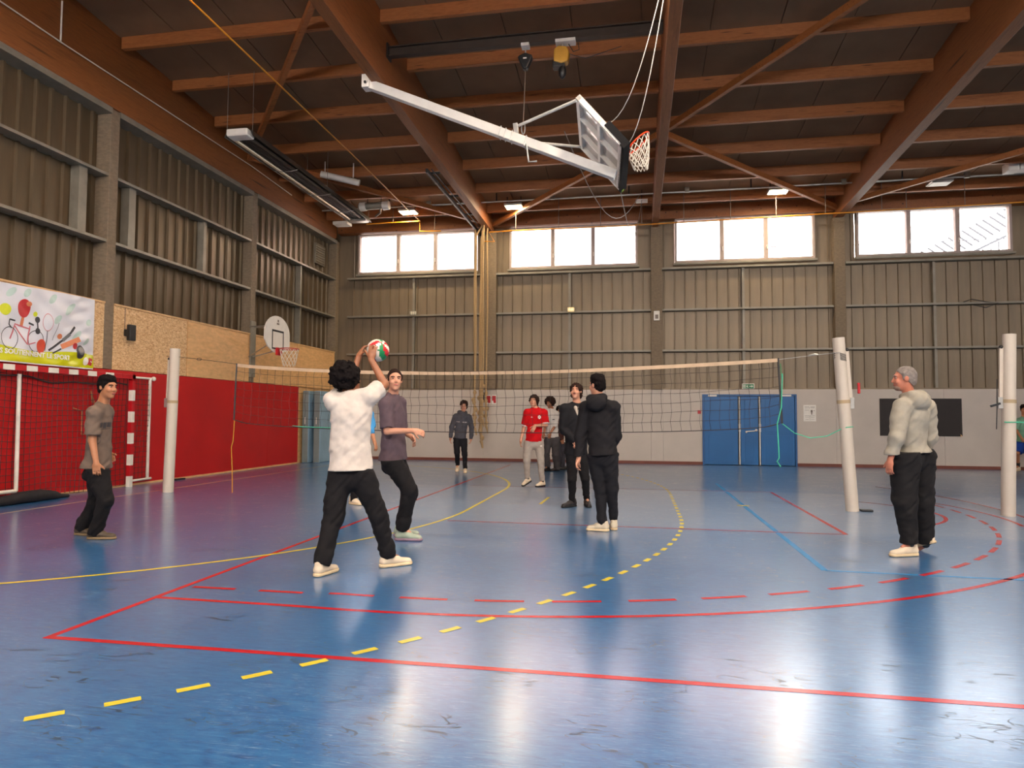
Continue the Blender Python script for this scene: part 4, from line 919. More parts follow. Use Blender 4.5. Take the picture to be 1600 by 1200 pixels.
for k, x in enumerate((-7.05, -2.12)):
    t = thing('caged_light', ('wire-caged emergency light on the rail below the corner window', 'wire-caged emergency light on the rail right of the ropes')[k], 'light', (x, 20.3, 4.46), 'caged emergency lights')
    MB().box(0.09, 0.0, 0.05, 0.28, 0.09, 0.16).obj('lamp_body', mat('caged_lamp_%d' % k, (244, 234, 214), 0.4, emit=(255, 220, 150) if k else None, estr=1.2 if k else 0), t, bevel=0.01)
    mb = MB()
    for q in range(7): mb.tube([(0.0 + 0.063 * q, -0.03, 0.0), (0.0 + 0.063 * q, -0.03, 0.2)], 0.005, 4)
    for q in range(4): mb.tube([(0, -0.03, 0.066 * q), (0.38, -0.03, 0.066 * q)], 0.005, 4)
    mb.tube([(0, -0.03, 0), (0, 0.1, 0)], 0.005, 4).tube([(0.38, -0.03, 0), (0.38, 0.1, 0)], 0.005, 4)
    mb.obj('wire_cage', M_rail, t)
sb = thing('switch_box', 'small white box on the concrete column under the narrow beam', 'box', (0.49, 20.30, 4.18))
MB().box(0, 0, 0, 0.17, 0.04, 0.28).obj('box_body', M_white, sb, bevel=0.012); MB().box(0.04, -0.004, 0.05, 0.13, 0, 0.17).obj('box_window', M_cable, sb); MB().tube([(0.08, 0.02, 0.28), (0.08, 0.02, 0.5)], 0.008, 6).obj('cable', M_cable, sb)
tag(MB().tube([(8.75, 20.389, 4.53), (8.95, 20.389, 4.60), (9.3, 20.389, 4.52), (9.6, 20.389, 4.48), (9.3, 20.389, 4.36), (9.0, 20.389, 4.44)], 0.012, 6).obj('rail_cable', M_black), 'black cable looped along the rail below the right-hand window', 'cable')
# floodlight-like box at the right edge under the roof
sl = thing('projector_box', 'white perforated box hung under the roof at the right edge', 'box', (9.15, 18.4, 7.38))
MB().box(-0.25, -0.15, 0, 0.0, 0.15, 0.22).box(0.02, -0.15, 0.02, 0.4, 0.15, 0.24).obj('box_body', M_white, sl, bevel=0.015); MB().beam((0, 0, 0.22), (0, 0, zdeck(18.4) - 7.385), 0.02, 0.02).obj('bracket', M_dark, sl)
PEOPLE = {
 'grey_tee': dict(base=(-5.73, 6.512), j=dict(head=(0.128, -0.057, 1.630), neck=(0.050, -0.031, 1.431), sR=(0.101, -0.201, 1.354), sL=(-0.024, 0.111, 1.370), eR=(0.096, -0.208, 1.065), wR=(0.158, -0.216, 0.839), tipR=(0.180, -0.226, 0.700), eL=(-0.121, 0.179, 1.086), wL=(-0.021, 0.175, 0.910), tipL=(0.050, 0.152, 0.814), pel=(0.001, -0.018, 0.783), hR=(0.085, -0.103, 0.742), hL=(-0.061, 0.055, 0.728), kR=(0.173, -0.091, 0.426), kL=(-0.115, 0.113, 0.373), aR=(0.009, -0.022, 0.072), aL=(-0.331, 0.159, 0.087), tR=(0.225, 0.021, 0.005), tL=(-0.209, 0.144, 0.023))),
 'white_tee': dict(base=(-2.389, 5.687), j=dict(head=(-0.109, -0.021, 1.661), neck=(-0.088, -0.050, 1.502), sL=(-0.217, -0.091, 1.456), sR=(0.070, -0.001, 1.503), eL=(-0.189, 0.190, 1.626), eR=(0.158, 0.152, 1.617), wL=(-0.130, 0.230, 1.864), wR=(0.013, 0.186, 1.847), tipL=(-0.093, 0.270, 2.015), tipR=(0.027, 0.192, 1.981), pel=(-0.071, -0.035, 0.860), hL=(-0.159, -0.049, 0.820), hR=(0.022, -0.016, 0.821), kL=(-0.182, -0.137, 0.445), kR=(0.149, 0.066, 0.459), aL=(-0.212, -0.268, 0.101), aR=(0.215, 0.156, 0.099), tL=(-0.165, -0.081, 0.010), tR=(0.391, 0.324, 0.039))),
 'purple_tee': dict(base=(-2.466, 7.17), j=dict(head=(-0.110, -0.126, 1.725), neck=(-0.152, -0.084, 1.546), sR=(-0.163, -0.244, 1.452), sL=(-0.131, 0.086, 1.473), eR=(-0.129, -0.285, 1.175), wR=(0.143, -0.256, 1.184), tipR=(0.263, -0.213, 1.157), eL=(-0.139, 0.181, 1.180), wL=(0.020, 0.091, 1.106), tipL=(0.097, 0.018, 1.032), pel=(-0.147, -0.030, 0.884), hR=(-0.133, -0.128, 0.856), hL=(-0.155, 0.052, 0.844), kR=(0.069, -0.117, 0.552), kL=(-0.009, 0.136, 0.503), aR=(-0.024, -0.061, 0.126), aL=(-0.122, 0.176, 0.113), tR=(0.195, -0.046, 0.015), tL=(0.074, 0.216, 0.015))),
 'blue_shirt': dict(base=(-4.348, 9.824), j=dict(head=(0.056, -0.127, 1.751), neck=(0.101, -0.057, 1.531), sR=(0.131, -0.167, 1.385), sL=(0.338, 0.046, 1.358), eR=(0.162, -0.226, 1.052), wR=(0.201, -0.257, 0.789), tipR=(0.219, -0.246, 0.628), eL=(0.395, 0.018, 1.087), wL=(0.470, -0.063, 0.955), tipL=(0.523, -0.089, 0.842), pel=(0.135, 0.034, 0.851), hR=(0.079, -0.026, 0.814), hL=(0.200, 0.078, 0.811), kR=(-0.051, -0.135, 0.492), kL=(0.181, -0.009, 0.448), aR=(-0.253, 0.050, 0.103), aL=(0.115, 0.018, 0.059), tR=(-0.254, -0.099, 0.043), tL=(0.250, -0.056, -0.005))),
 'dark_hoodie': dict(base=(-4.151, 16.088), j=dict(head=(0.051, -0.070, 1.602), neck=(0.005, -0.069, 1.417), sR=(-0.147, -0.093, 1.339), sL=(0.171, -0.034, 1.325), eR=(-0.244, -0.078, 1.092), wR=(-0.257, -0.139, 0.832), tipR=(-0.259, -0.182, 0.665), eL=(0.227, 0.008, 1.079), wL=(0.227, -0.050, 0.819), tipL=(0.223, -0.094, 0.667), pel=(-0.043, -0.050, 0.847), hR=(-0.119, -0.061, 0.800), hL=(0.033, -0.034, 0.801), kR=(-0.107, -0.094, 0.479), kL=(0.067, -0.030, 0.448), aR=(-0.170, 0.215, 0.167), aL=(0.076, 0.009, 0.093), tR=(-0.147, 0.072, 0.053), tL=(0.130, -0.200, -0.012))),
 'red_jersey': dict(base=(-1.978, 13.152), j=dict(head=(0.018, -0.078, 1.641), neck=(0.042, -0.066, 1.493), sR=(-0.101, -0.109, 1.418), sL=(0.209, -0.012, 1.420), eR=(-0.174, -0.038, 1.146), wR=(-0.224, -0.106, 0.900), tipR=(-0.243, -0.141, 0.729), eL=(0.250, -0.033, 1.186), wL=(0.076, -0.289, 1.175), tipL=(0.010, -0.335, 1.043), pel=(0.015, -0.041, 0.889), hR=(-0.082, -0.057, 0.839), hL=(0.112, -0.021, 0.840), kR=(-0.115, -0.076, 0.495), kL=(0.152, -0.026, 0.472), aR=(-0.112, -0.007, 0.146), aL=(0.173, 0.006, 0.102), tR=(-0.199, -0.159, 0.011), tL=(0.084, -0.148, 0.004))),
 'afro': dict(base=(-2.11, 17.011), j=dict(head=(-0.025, -0.088, 1.686), neck=(0.019, -0.052, 1.527), sR=(-0.107, -0.193, 1.446), sL=(0.144, -0.023, 1.416), eR=(-0.110, -0.282, 1.178), wR=(-0.136, -0.326, 0.943), tipR=(-0.167, -0.325, 0.802), eL=(0.104, -0.088, 1.130), wL=(0.003, -0.168, 0.941), tipL=(-0.041, -0.199, 0.784), pel=(0.028, 0.014, 0.842), hR=(-0.060, -0.050, 0.795), hL=(0.107, 0.031, 0.794), kR=(-0.117, -0.094, 0.447), kL=(0.111, 0.001, 0.398), aR=(-0.080, -0.001, 0.125), aL=(0.134, 0.083, 0.060), tR=(-0.143, -0.131, 0.054), tL=(-0.003, -0.102, -0.008))),
 'brown': dict(base=(-1.858, 17.504), j=dict(head=(-0.075, -0.089, 1.517), neck=(-0.108, -0.086, 1.337), sR=(-0.161, -0.192, 1.239), sL=(0.010, 0.042, 1.240), eR=(-0.143, -0.197, 0.980), wR=(-0.032, -0.167, 0.787), tipR=(0.015, -0.152, 0.657), eL=(0.072, 0.087, 0.977), wL=(0.139, 0.069, 0.765), tipL=(0.175, 0.040, 0.652), pel=(-0.110, -0.056, 0.717), hR=(-0.151, -0.123, 0.687), hL=(-0.052, 0.018, 0.683), kR=(-0.104, -0.099, 0.378), kL=(-0.023, 0.059, 0.371), aR=(-0.138, -0.090, 0.069), aL=(-0.024, 0.073, 0.076), tR=(0.009, -0.080, 0.006), tL=(0.121, 0.103, 0.011))),
 'black_jacket': dict(base=(-1.041, 10.265), j=dict(head=(0.145, -0.038, 1.718), neck=(0.153, -0.017, 1.527), sR=(-0.023, -0.076, 1.459), sL=(0.322, 0.027, 1.461), eR=(-0.031, -0.083, 1.144), wR=(0.123, -0.210, 0.998), tipR=(0.180, -0.215, 0.906), eL=(0.351, 0.008, 1.146), wL=(0.232, -0.169, 0.979), tipL=(0.180, -0.215, 0.906), pel=(0.142, 0.004, 0.848), hR=(0.078, -0.026, 0.811), hL=(0.226, 0.032, 0.810), kR=(0.091, -0.055, 0.424), kL=(0.274, 0.029, 0.421), aR=(0.083, 0.032, 0.074), aL=(0.292, 0.170, 0.102), tR=(-0.083, -0.199, 0.004), tL=(0.346, -0.062, 0.055))),
 'black_hoodie': dict(base=(-0.377, 8.177), j=dict(head=(-0.083, -0.100, 1.711), neck=(-0.069, -0.089, 1.546), sL=(-0.223, -0.031, 1.449), sR=(0.110, -0.092, 1.441), eL=(-0.284, -0.025, 1.100), wL=(-0.300, -0.097, 0.847), tipL=(-0.333, -0.147, 0.708), eR=(0.136, -0.010, 1.119), wR=(0.046, 0.186, 0.928), tipR=(-0.018, 0.239, 0.870), pel=(-0.019, -0.050, 0.931), hL=(-0.110, -0.033, 0.884), hR=(0.063, -0.063, 0.888), kL=(-0.052, 0.007, 0.491), kR=(0.083, -0.009, 0.496), aL=(-0.029, -0.010, 0.090), aR=(0.100, 0.135, 0.103), tL=(-0.211, 0.012, 0.006), tR=(0.076, 0.379, 0.019))),
 'coach': dict(base=(2.667, 7.434), j=dict(head=(-0.069, -0.098, 1.730), neck=(-0.013, -0.079, 1.553), sL=(-0.132, -0.198, 1.450), sR=(0.184, 0.033, 1.448), eL=(-0.199, -0.256, 1.153), wL=(-0.259, -0.236, 0.942), tipL=(-0.281, -0.244, 0.800), eR=(0.222, 0.106, 1.147), wR=(0.166, 0.186, 0.962), tipR=(0.122, 0.204, 0.857), pel=(0.010, -0.048, 1.010), hL=(-0.092, -0.136, 0.976), hR=(0.117, 0.055, 0.969), kL=(-0.097, -0.126, 0.540), kR=(0.142, 0.102, 0.519), aL=(-0.050, -0.096, 0.115), aR=(0.189, 0.173, 0.076), tL=(-0.299, -0.198, 0.026), tR=(0.109, 0.287, -0.045))),
 'green_shirt': dict(base=(9.934, 20.067), j=dict(head=(0.006, -0.078, 1.602), neck=(0.005, -0.068, 1.385), sR=(-0.176, -0.127, 1.301), sL=(0.168, -0.064, 1.303), eR=(-0.221, -0.143, 1.051), wR=(-0.173, -0.278, 0.873), tipR=(-0.120, -0.283, 0.758), eL=(0.217, -0.012, 1.053), wL=(0.115, -0.173, 0.840), tipL=(0.070, -0.226, 0.709), pel=(0.014, 0.015, 0.783), hR=(-0.112, -0.057, 0.734), hL=(0.129, 0.038, 0.733), kR=(-0.239, -0.210, 0.473), kL=(0.060, -0.113, 0.456), aR=(-0.120, 0.023, 0.129), aL=(0.193, 0.112, 0.095), tR=(-0.322, -0.203, 0.026), tL=(0.042, -0.094, -0.009))),
 'hidden': dict(base=(-0.809, 13.955), j=dict(head=(0.082, -0.063, 1.572), neck=(0.081, -0.055, 1.417), sR=(-0.059, -0.078, 1.352), sL=(0.220, -0.027, 1.354), eR=(-0.085, -0.071, 1.120), wR=(-0.054, -0.156, 0.905), tipR=(-0.028, -0.166, 0.778), eL=(0.245, -0.011, 1.122), wL=(0.223, -0.106, 0.906), tipL=(0.198, -0.124, 0.779), pel=(0.079, -0.028, 0.851), hR=(0.003, -0.039, 0.799), hL=(0.155, -0.011, 0.800), kR=(-0.009, -0.055, 0.466), kL=(0.168, -0.023, 0.467), aR=(-0.026, 0.009, 0.127), aL=(0.163, 0.074, 0.125), tR=(-0.001, -0.204, 0.007), tL=(0.211, -0.146, 0.018))),
}

# ================================================================== people: surfaces grown from smooth distance fields
def V(*a): return np.array(a, float)
def nrm(v): return v / max(1e-9, np.linalg.norm(v))

class Field:
    def __init__(s, lo, hi, h):
        s.h = h; s.lo = np.array(lo) - 3 * h; n = np.ceil((np.array(hi) + 3 * h - s.lo) / h).astype(int) + 1
        s.ax = [s.lo[i] + h * np.arange(n[i]) for i in range(3)]; s.F = np.full(n, 1.0, np.float32)
    def sub(s, lo, hi):
        sl = []
        for i in range(3):
            a = int(np.clip(math.floor((lo[i] - s.lo[i]) / s.h), 0, len(s.ax[i]))); b = int(np.clip(math.ceil((hi[i] - s.lo[i]) / s.h) + 1, 0, len(s.ax[i])))
            sl.append(slice(a, max(a, b)))
        X = s.ax[0][sl[0]][:, None, None]; Y = s.ax[1][sl[1]][None, :, None]; Z = s.ax[2][sl[2]][None, None, :]
        return tuple(sl), X, Y, Z
    def blend(s, sl, d, k):
        a = s.F[sl]
        if a.size == 0: return
        if k <= 0: s.F[sl] = np.minimum(a, d); return
        t = np.clip(0.5 + 0.5 * (a - d) / k, 0, 1); s.F[sl] = a * (1 - t) + d * t - k * t * (1 - t)
    def capsule(s, a, b, ra, rb, k=0.02, q=1.0, right=None):
        """tapered capsule; q < 1 flattens it across the axis and the right vector"""
        a = np.array(a, float); b = np.array(b, float); m = max(ra, rb) + k + 2 * s.h
        sl, X, Y, Z = s.sub(np.minimum(a, b) - m, np.maximum(a, b) + m)
        ba = b - a; L = max(1e-6, np.linalg.norm(ba)); ax = ba / L
        px, py, pz = X - a[0], Y - a[1], Z - a[2]
        t = (px * ax[0] + py * ax[1] + pz * ax[2])
        if q != 1.0:
            r = np.array(right, float); r = nrm(r - ax * (r @ ax)); f = np.cross(ax, r)
            u = px * r[0] + py * r[1] + pz * r[2]; w = (px * f[0] + py * f[1] + pz * f[2]) / q
            tc = np.clip(t / L, 0, 1); e = t - tc * L
            d = (np.sqrt(u * u + w * w + e * e) - (ra + (rb - ra) * tc)) * (0.5 + 0.5 * q)
        else:
            tc = np.clip(t / L, 0, 1); x = px - ba[0] * tc; y = py - ba[1] * tc; z = pz - ba[2] * tc
            d = np.sqrt(x * x + y * y + z * z) - (ra + (rb - ra) * tc)
        s.blend(sl, d.astype(np.float32), k)
    def ell(s, c, r, frame=None, k=0.02, cut=False):
        """ellipsoid; frame rows are its axes"""
        c = np.array(c, float); r = np.array(r, float); m = r.max() + k + 2 * s.h
        sl, X, Y, Z = s.sub(c - m, c + m); A = np.eye(3) if frame is None else np.array(frame)
        px, py, pz = X - c[0], Y - c[1], Z - c[2]
        u, v, w = [(px * A[i][0] + py * A[i][1] + pz * A[i][2]) for i in range(3)]
        k0 = np.sqrt((u / r[0]) ** 2 + (v / r[1]) ** 2 + (w / r[2]) ** 2); k1 = np.sqrt((u / r[0] ** 2) ** 2 + (v / r[1] ** 2) ** 2 + (w / r[2] ** 2) ** 2)
        d = (k0 * (k0 - 1) / np.maximum(k1, 1e-6)).astype(np.float32)
        if cut: s.F[sl] = np.maximum(s.F[sl], -d)
        else: s.blend(sl, d, k)
    def plane(s, p, n, lo=None, hi=None):
        """keep the side the normal points away from; optionally only inside a box"""
        n = nrm(np.array(n, float))
        if lo is None: sl = (slice(None),) * 3; X, Y, Z = s.ax[0][:, None, None], s.ax[1][None, :, None], s.ax[2][None, None, :]
        else: sl, X, Y, Z = s.sub(lo, hi)
        d = (X - p[0]) * n[0] + (Y - p[1]) * n[1] + (Z - p[2]) * n[2]
        s.F[sl] = np.maximum(s.F[sl], d.astype(np.float32))
    def noise(s, amp, scale, seed=0, band=0.05, shear=0.0):
        """fold relief added close to the surface; scale in cycles per metre per axis"""
        I = np.nonzero(np.abs(s.F) < band)
        if len(I[0]) == 0: return
        P = [s.ax[i][I[i]] * scale[i] + 100 + seed * 7.31 * (i + 1) for i in range(3)]
        if shear: P[2] = P[2] + shear * scale[2] * (s.ax[0][I[0]] + 0.6 * s.ax[1][I[1]])
        B = [np.floor(p).astype(np.int64) for p in P]; Fr = [p - b for p, b in zip(P, B)]; Fr = [f * f * (3 - 2 * f) for f in Fr]
        def hsh(x, y, z):
            n = (x * 73856093) ^ (y * 19349663) ^ (z * 83492791); n = (n ^ (n >> 13)) * 1274126177 & 0x7fffffff
            return ((n ^ (n >> 16)) & 0xffff) / 65535.0 - 0.5
        v = 0
        for i in (0, 1):
            for j in (0, 1):
                for k in (0, 1):
                    v = v + hsh(B[0] + i, B[1] + j, B[2] + k) * (Fr[0] if i else 1 - Fr[0]) * (Fr[1] if j else 1 - Fr[1]) * (Fr[2] if k else 1 - Fr[2])
        s.F[I] += (amp * 2 * v).astype(np.float32)
    def mesh(s, name, mats):
        F = s.F; S = F < 0; n = F.shape
        c = np.zeros((n[0] - 1, n[1] - 1, n[2] - 1), np.int8)
        for i in (0, 1):
            for j in (0, 1):
                for k in (0, 1): c += S[i:n[0] - 1 + i, j:n[1] - 1 + j, k:n[2] - 1 + k]
        I = np.argwhere((c > 0) & (c < 8)); N = len(I); acc = np.zeros((N, 3)); cnt = np.zeros(N)
        co = [(i, j, k) for i in (0, 1) for j in (0, 1) for k in (0, 1)]
        val = {q: F[I[:, 0] + q[0], I[:, 1] + q[1], I[:, 2] + q[2]].astype(float) for q in co}
        for q in co:
            for a in range(3):
                if q[a] == 0:
                    r = tuple(x + (1 if b == a else 0) for b, x in enumerate(q)); va, vb = val[q], val[r]
                    m = (va < 0) != (vb < 0); t = np.where(m, va / np.where(m, va - vb, 1), 0)
                    p = np.tile(np.array(q, float), (N, 1)); p[:, a] += t
                    acc += p * m[:, None]; cnt += m
        P = s.lo + s.h * (I + acc / np.maximum(cnt, 1)[:, None])
        idx = -np.ones(c.shape, np.int64); idx[I[:, 0], I[:, 1], I[:, 2]] = np.arange(N); Q = []
        for a in range(3):
            b, d = (a + 1) % 3, (a + 2) % 3
            sa = [slice(0, n[i] - 1) for i in range(3)]; sb = list(sa); sb[a] = slice(1, n[a])
            E = S[tuple(sa)] != S[tuple(sb)]; e = np.argwhere(E); e = e[(e[:, b] > 0) & (e[:, d] > 0)]
            ins = S[e[:, 0], e[:, 1], e[:, 2]]
            o1 = np.zeros(3, int); o1[b] = 1; o2 = np.zeros(3, int); o2[d] = 1
            g = lambda o: idx[e[:, 0] - o[0], e[:, 1] - o[1], e[:, 2] - o[2]]
            q = np.stack([g(o1 + o2), g(o2), g(o1 * 0), g(o1)], 1)
            q[~ins] = q[~ins][:, ::-1]; Q.append(q)
        Q = np.concatenate(Q); Q = Q[(Q >= 0).all(1)]
        me = bpy.data.meshes.new(name); me.vertices.add(N); me.vertices.foreach_set('co', P.astype(np.float32).ravel())
        me.loops.add(len(Q) * 4); me.loops.foreach_set('vertex_index', Q.astype(np.int32).ravel())
        me.polygons.add(len(Q)); me.polygons.foreach_set('loop_start', np.arange(0, len(Q) * 4, 4, dtype=np.int32))
        me.polygons.foreach_set('loop_total', np.full(len(Q), 4, np.int32))
        me.update(calc_edges=True); me.validate(); me.polygons.foreach_set('use_smooth', [True] * len(me.polygons))
        for m in (mats if isinstance(mats, (list, tuple)) else [mats]): me.materials.append(m)
        me.update(); return me


def skin_mat(name, c):
    if name in MATS: return MATS[name]
    g = G(name); L = lin(c); v = g.coord((1, 1, 1)); f = g.noise(v, 22, 4)
    g.l(g.ramp(f, ((0.3, tuple(x * 0.92 for x in L)), (0.7, tuple(min(1, x * 1.06) for x in L)))), g.p.inputs['Base Color'])
    g.p.inputs['Roughness'].default_value = 0.5
    MATS[name] = g.m; return g.m
def cloth(name, c, b=0.25):
    return mat(name, c, 0.88, 0, 0.10, 14, (1, 1, 1), b, 160, 0.25)
SK1, SK2, SK3 = skin_mat('light_skin', (208, 146, 116)), skin_mat('olive_skin', (178, 118, 82)), skin_mat('brown_skin', (158, 100, 68))
M_eyew = mat('eye_white', (190, 176, 164), 0.3); M_iris = mat('dark_iris', (44, 28, 22), 0.3); M_lip = mat('lips', (184, 96, 88), 0.5)
HB = mat('black_hair', (20, 14, 13), 0.85, 0, 0.4, 40, bump=0.5, bscale=120, spec=0.12); HBR = mat('dark_brown_hair', (44, 27, 21), 0.8, 0, 0.4, 40, bump=0.5, bscale=120, spec=0.15)
HG = mat('grey_hair', (128, 116, 108), 0.7, 0, 0.3, 40, bump=0.5, bscale=120)


def person(key, label, face, pitch, skin, hair, haircol, top, bottom, shoes, h=0.010, group=None):
    D = PEOPLE[key]; J = {k: np.array(v) for k, v in D['j'].items()}
    root = thing('person', label, 'person', (D['base'][0], D['base'][1], 0), group)
    R = J['sR'] - J['sL']; R[2] *= 0.6; R = nrm(R); spine = nrm(J['neck'] - J['pel']); fwd = nrm(np.cross(spine, R)); R = nrm(np.cross(fwd, spine))
    sh_mid = (J['sL'] + J['sR']) / 2; halfw = np.linalg.norm(J['sL'] - J['sR']) / 2
    hr_ = nrm(J['hR'] - J['hL'] + 0.5 * R * np.linalg.norm(J['hR'] - J['hL']))
    # head frame
    fa = math.radians(face); pa = math.radians(pitch)
    hf = V(math.cos(fa) * math.cos(pa), math.sin(fa) * math.cos(pa), math.sin(pa)); hr = nrm(np.cross(hf, V(0, 0, 1))); hu = np.cross(hr, hf)
    hc = J['head']; HM = np.array([hr, hf, hu]); HP = lambda r, f, u: hc + hr * r + hf * f + hu * u
    pts = np.array(list(J.values())); lo, hi = pts.min(0) - 0.24, pts.max(0) + 0.22; lo[2] = max(lo[2], -0.02)
    S = np.linalg.norm(J['neck'] - J['pel']) / 0.62; S = min(1.08, max(0.9, S))
    chest = sh_mid - spine * 0.12 * S; belly = J['pel'] + spine * 0.16 * S
    rmin = 0.85 * h
    # ---- body: one continuous skin surface
    F = Field(lo, hi, h)
    F.capsule(chest, belly, 0.135 * S, 0.115 * S, 0.03, 0.62, R); F.capsule(belly, J['pel'], 0.112 * S, 0.112 * S, 0.03, 0.66, R)
    F.capsule(sh_mid - spine * 0.02, J['neck'] + spine * 0.02, 0.075, 0.055, 0.03)
    F.capsule(J['neck'] - spine * 0.02, HP(0, -0.015, -0.05), 0.056 * S, 0.052, 0.02)
    for s in 'LR':
        F.capsule(J['neck'] - spine * 0.01, J['s' + s], 0.045, 0.052, 0.03)
        F.capsule(J['s' + s], J['e' + s], 0.050 * S, 0.038, 0.02); F.capsule(J['e' + s], J['w' + s], 0.039, 0.026, 0.012)
        F.capsule(J['h' + s] - spine * 0.07, J['k' + s], 0.070, 0.05, 0.03); F.capsule(J['k' + s], J['a' + s], 0.048, 0.034, 0.02)
        F.capsule(J['a' + s], J['a' + s] + nrm(J['t' + s] - J['a' + s]) * 0.09, 0.032, 0.020, 0.01)
    # head
    F.ell(HP(0, -0.012, 0.030), (0.072, 0.092, 0.088), HM, 0.01); F.ell(HP(0, 0.026, -0.045), (0.056, 0.064, 0.072), HM, 0.025)
    F.ell(HP(0, 0.062, -0.098), (0.026, 0.022, 0.020), HM, 0.02); F.ell(HP(0, 0.074, 0.030), (0.050, 0.018, 0.016), HM, 0.015)
    F.capsule(HP(0, 0.086, 0.012), HP(0, 0.101, -0.026), 0.009, 0.014, 0.010); F.ell(HP(0, 0.086, -0.034), (0.019, 0.014, 0.010), HM, 0.008)
    for q in (-1, 1):
        F.ell(HP(q * 0.036, 0.068, -0.028), (0.022, 0.02, 0.022), HM, 0.02)
        F.ell(HP(q * 0.031, 0.094, 0.008), (0.017, 0.012, 0.010), HM, 0, cut=True)
        F.ell(HP(q * 0.074, -0.008, -0.004), (0.010, 0.022, 0.031), HM, 0.006)
    F.ell(HP(0, 0.086, -0.060), (0.024, 0.010, 0.012), HM, 0.006)
    # hands
    for s in 'LR':
        w, t = J['w' + s], J['tip' + s]; d = nrm(t - w)
        inw = top.get('grip', None)
        tgt = (np.array(inw) - np.array([D['base'][0], D['base'][1], 0])) if inw is not None else J['pel'] + spine * 0.15
        n = tgt - (w + d * 0.06); n = nrm(n - d * (n @ d)); side = np.cross(d, n)
        ref = hf if inw is None else (V(0, -0.3, -0.2) + R * (-1 if s == 'R' else 1))
        if side @ ref < 0: side = -side
        A = np.array([d, side, n]); curl = top.get('curl', 0.7); c0 = w + d * 0.048
        F.capsule(w, w + d * 0.03, 0.025, 0.028, 0.01); F.ell(c0, (0.050, 0.040, 0.017), A, 0.012)
        for fo, ln in ((0.029, 0.066), (0.010, 0.074), (-0.010, 0.069), (-0.028, 0.056)):
            b = w + d * 0.086 + side * fo; a1 = curl * 0.45; a2 = curl * 1.0
            d1 = d * math.cos(a1) + n * math.sin(a1) + side * fo * 2.2; m1 = b + nrm(d1) * ln * 0.55
            d2 = d * math.cos(a1 + a2) + n * math.sin(a1 + a2) + side * fo * 1.5
            F.capsule(b - d * 0.01, m1, max(0.0095, rmin), max(0.0085, rmin), 0.004); F.capsule(m1, m1 + nrm(d2) * ln * 0.5, max(0.0085, rmin), max(0.007, rmin * 0.9), 0.003)
        tb = w + d * 0.032 + side * 0.030; td = nrm(d * 0.65 + side * 0.7 + n * 0.35); tm = tb + td * 0.036
        F.capsule(tb, tm, 0.0125, 0.010, 0.008); F.capsule(tm, tm + nrm(td + d * 0.5) * 0.03, max(0.010, rmin), max(0.008, rmin), 0.003)
    put('body', F.mesh('body', skin), root)
    # ---- hair
    hb = 0.10 if hair != 'afro' else 0.22
    H = Field(hc - 0.16 - (0.05 if hair == 'afro' else 0), hc + 0.17 + (0.05 if hair == 'afro' else 0), min(h, 0.008))
    if hair == 'afro':
        H.ell(HP(0, -0.03, 0.040), (0.132, 0.136, 0.130), HM, 0); H.noise(0.020, (26, 26, 26), 3, 0.08); H.noise(0.012, (60, 60, 60), 4, 0.06)
        H.ell(HP(0, 0.10, -0.045), (0.085, 0.10, 0.112), HM, 0, cut=True); H.plane(HP(0, 0, -0.085), -hu)
    elif hair == 'curly':
        H.ell(HP(0, -0.022, 0.042), (0.094, 0.106, 0.096), HM, 0); H.ell(HP(0, -0.05, -0.03), (0.088, 0.07, 0.075), HM, 0.02); H.noise(0.018, (28, 28, 28), 5, 0.08); H.noise(0.010, (60, 60, 60), 6)
        H.ell(HP(0, 0.095, -0.030), (0.072, 0.075, 0.085), HM, 0, cut=True); H.plane(HP(0, -0.05, -0.09), -hu + hf * 0.2)
    else:
        H.ell(HP(0, -0.017, 0.036), (0.081, 0.101, 0.094) if hair == 'thick' else (0.078, 0.098, 0.091), HM, 0); H.ell(HP(0, -0.055, -0.02), (0.066, 0.055, 0.060), HM, 0.02)
        if hair == 'quiff': H.ell(HP(0, 0.045, 0.105), (0.055, 0.05, 0.03), HM, 0.03); H.ell(HP(0, -0.01, 0.11), (0.06, 0.08, 0.028), HM, 0.03)
        if hair == 'thick': H.ell(HP(0, -0.006, 0.088), (0.078, 0.090, 0.052), HM, 0.02)
        H.noise(0.007 if hair == 'thick' else 0.002, (34, 34, 34), 7); H.noise(0.005 if hair == 'thick' else 0.002, (75, 75, 75), 8)
        H.plane(HP(0, 0.080, 0.066) if hair == 'thick' else HP(0, 0.074, 0.080), hf * 0.86 - hu * 0.80)
        for q in (-1, 1): H.capsule(HP(q * 0.068, 0.012, 0.05), HP(q * 0.069, 0.016, -0.004), 0.016, 0.010, 0.01)
    put('hair', H.mesh('hair', haircol), root)
    # ---- eyes, brows, lips
    def hobj(nm, mb, m): 
        mb.v = [tuple(HP(*v)) for v in mb.v]; me = mb.mesh(nm, m, True); me.flip_normals() if False else None; return put(nm, me, root)
    for q in (-1, 1):
        e = hobj('eye', MB().sphere((q * 0.031, 0.0745, 0.008), (0.0115, 0.0110, 0.0066), 12, 8), M_eyew)
        i = put('iris', (lambda mb: (setattr(mb, 'v', [tuple(HP(*v)) for v in mb.v]), mb.mesh('iris', M_iris, True))[1])(MB().sphere((q * 0.031, 0.0838, 0.008), (0.0068, 0.0035, 0.0066), 10, 6)), e)
        mb = MB(); mb.tube([(q * 0.014, 0.090, 0.026), (q * 0.032, 0.089, 0.031), (q * 0.050, 0.077, 0.026)], 0.0045, 6); hobj('eyebrow', mb, haircol)
    hobj('lips', MB().sphere((0, 0.0925, -0.060), (0.021, 0.006, 0.0075), 12, 8), M_lip)
    if top.get('beard'): hobj('beard', MB().sphere((0, 0.058, -0.088), (0.045, 0.034, 0.030), 14, 10), top['beard'])
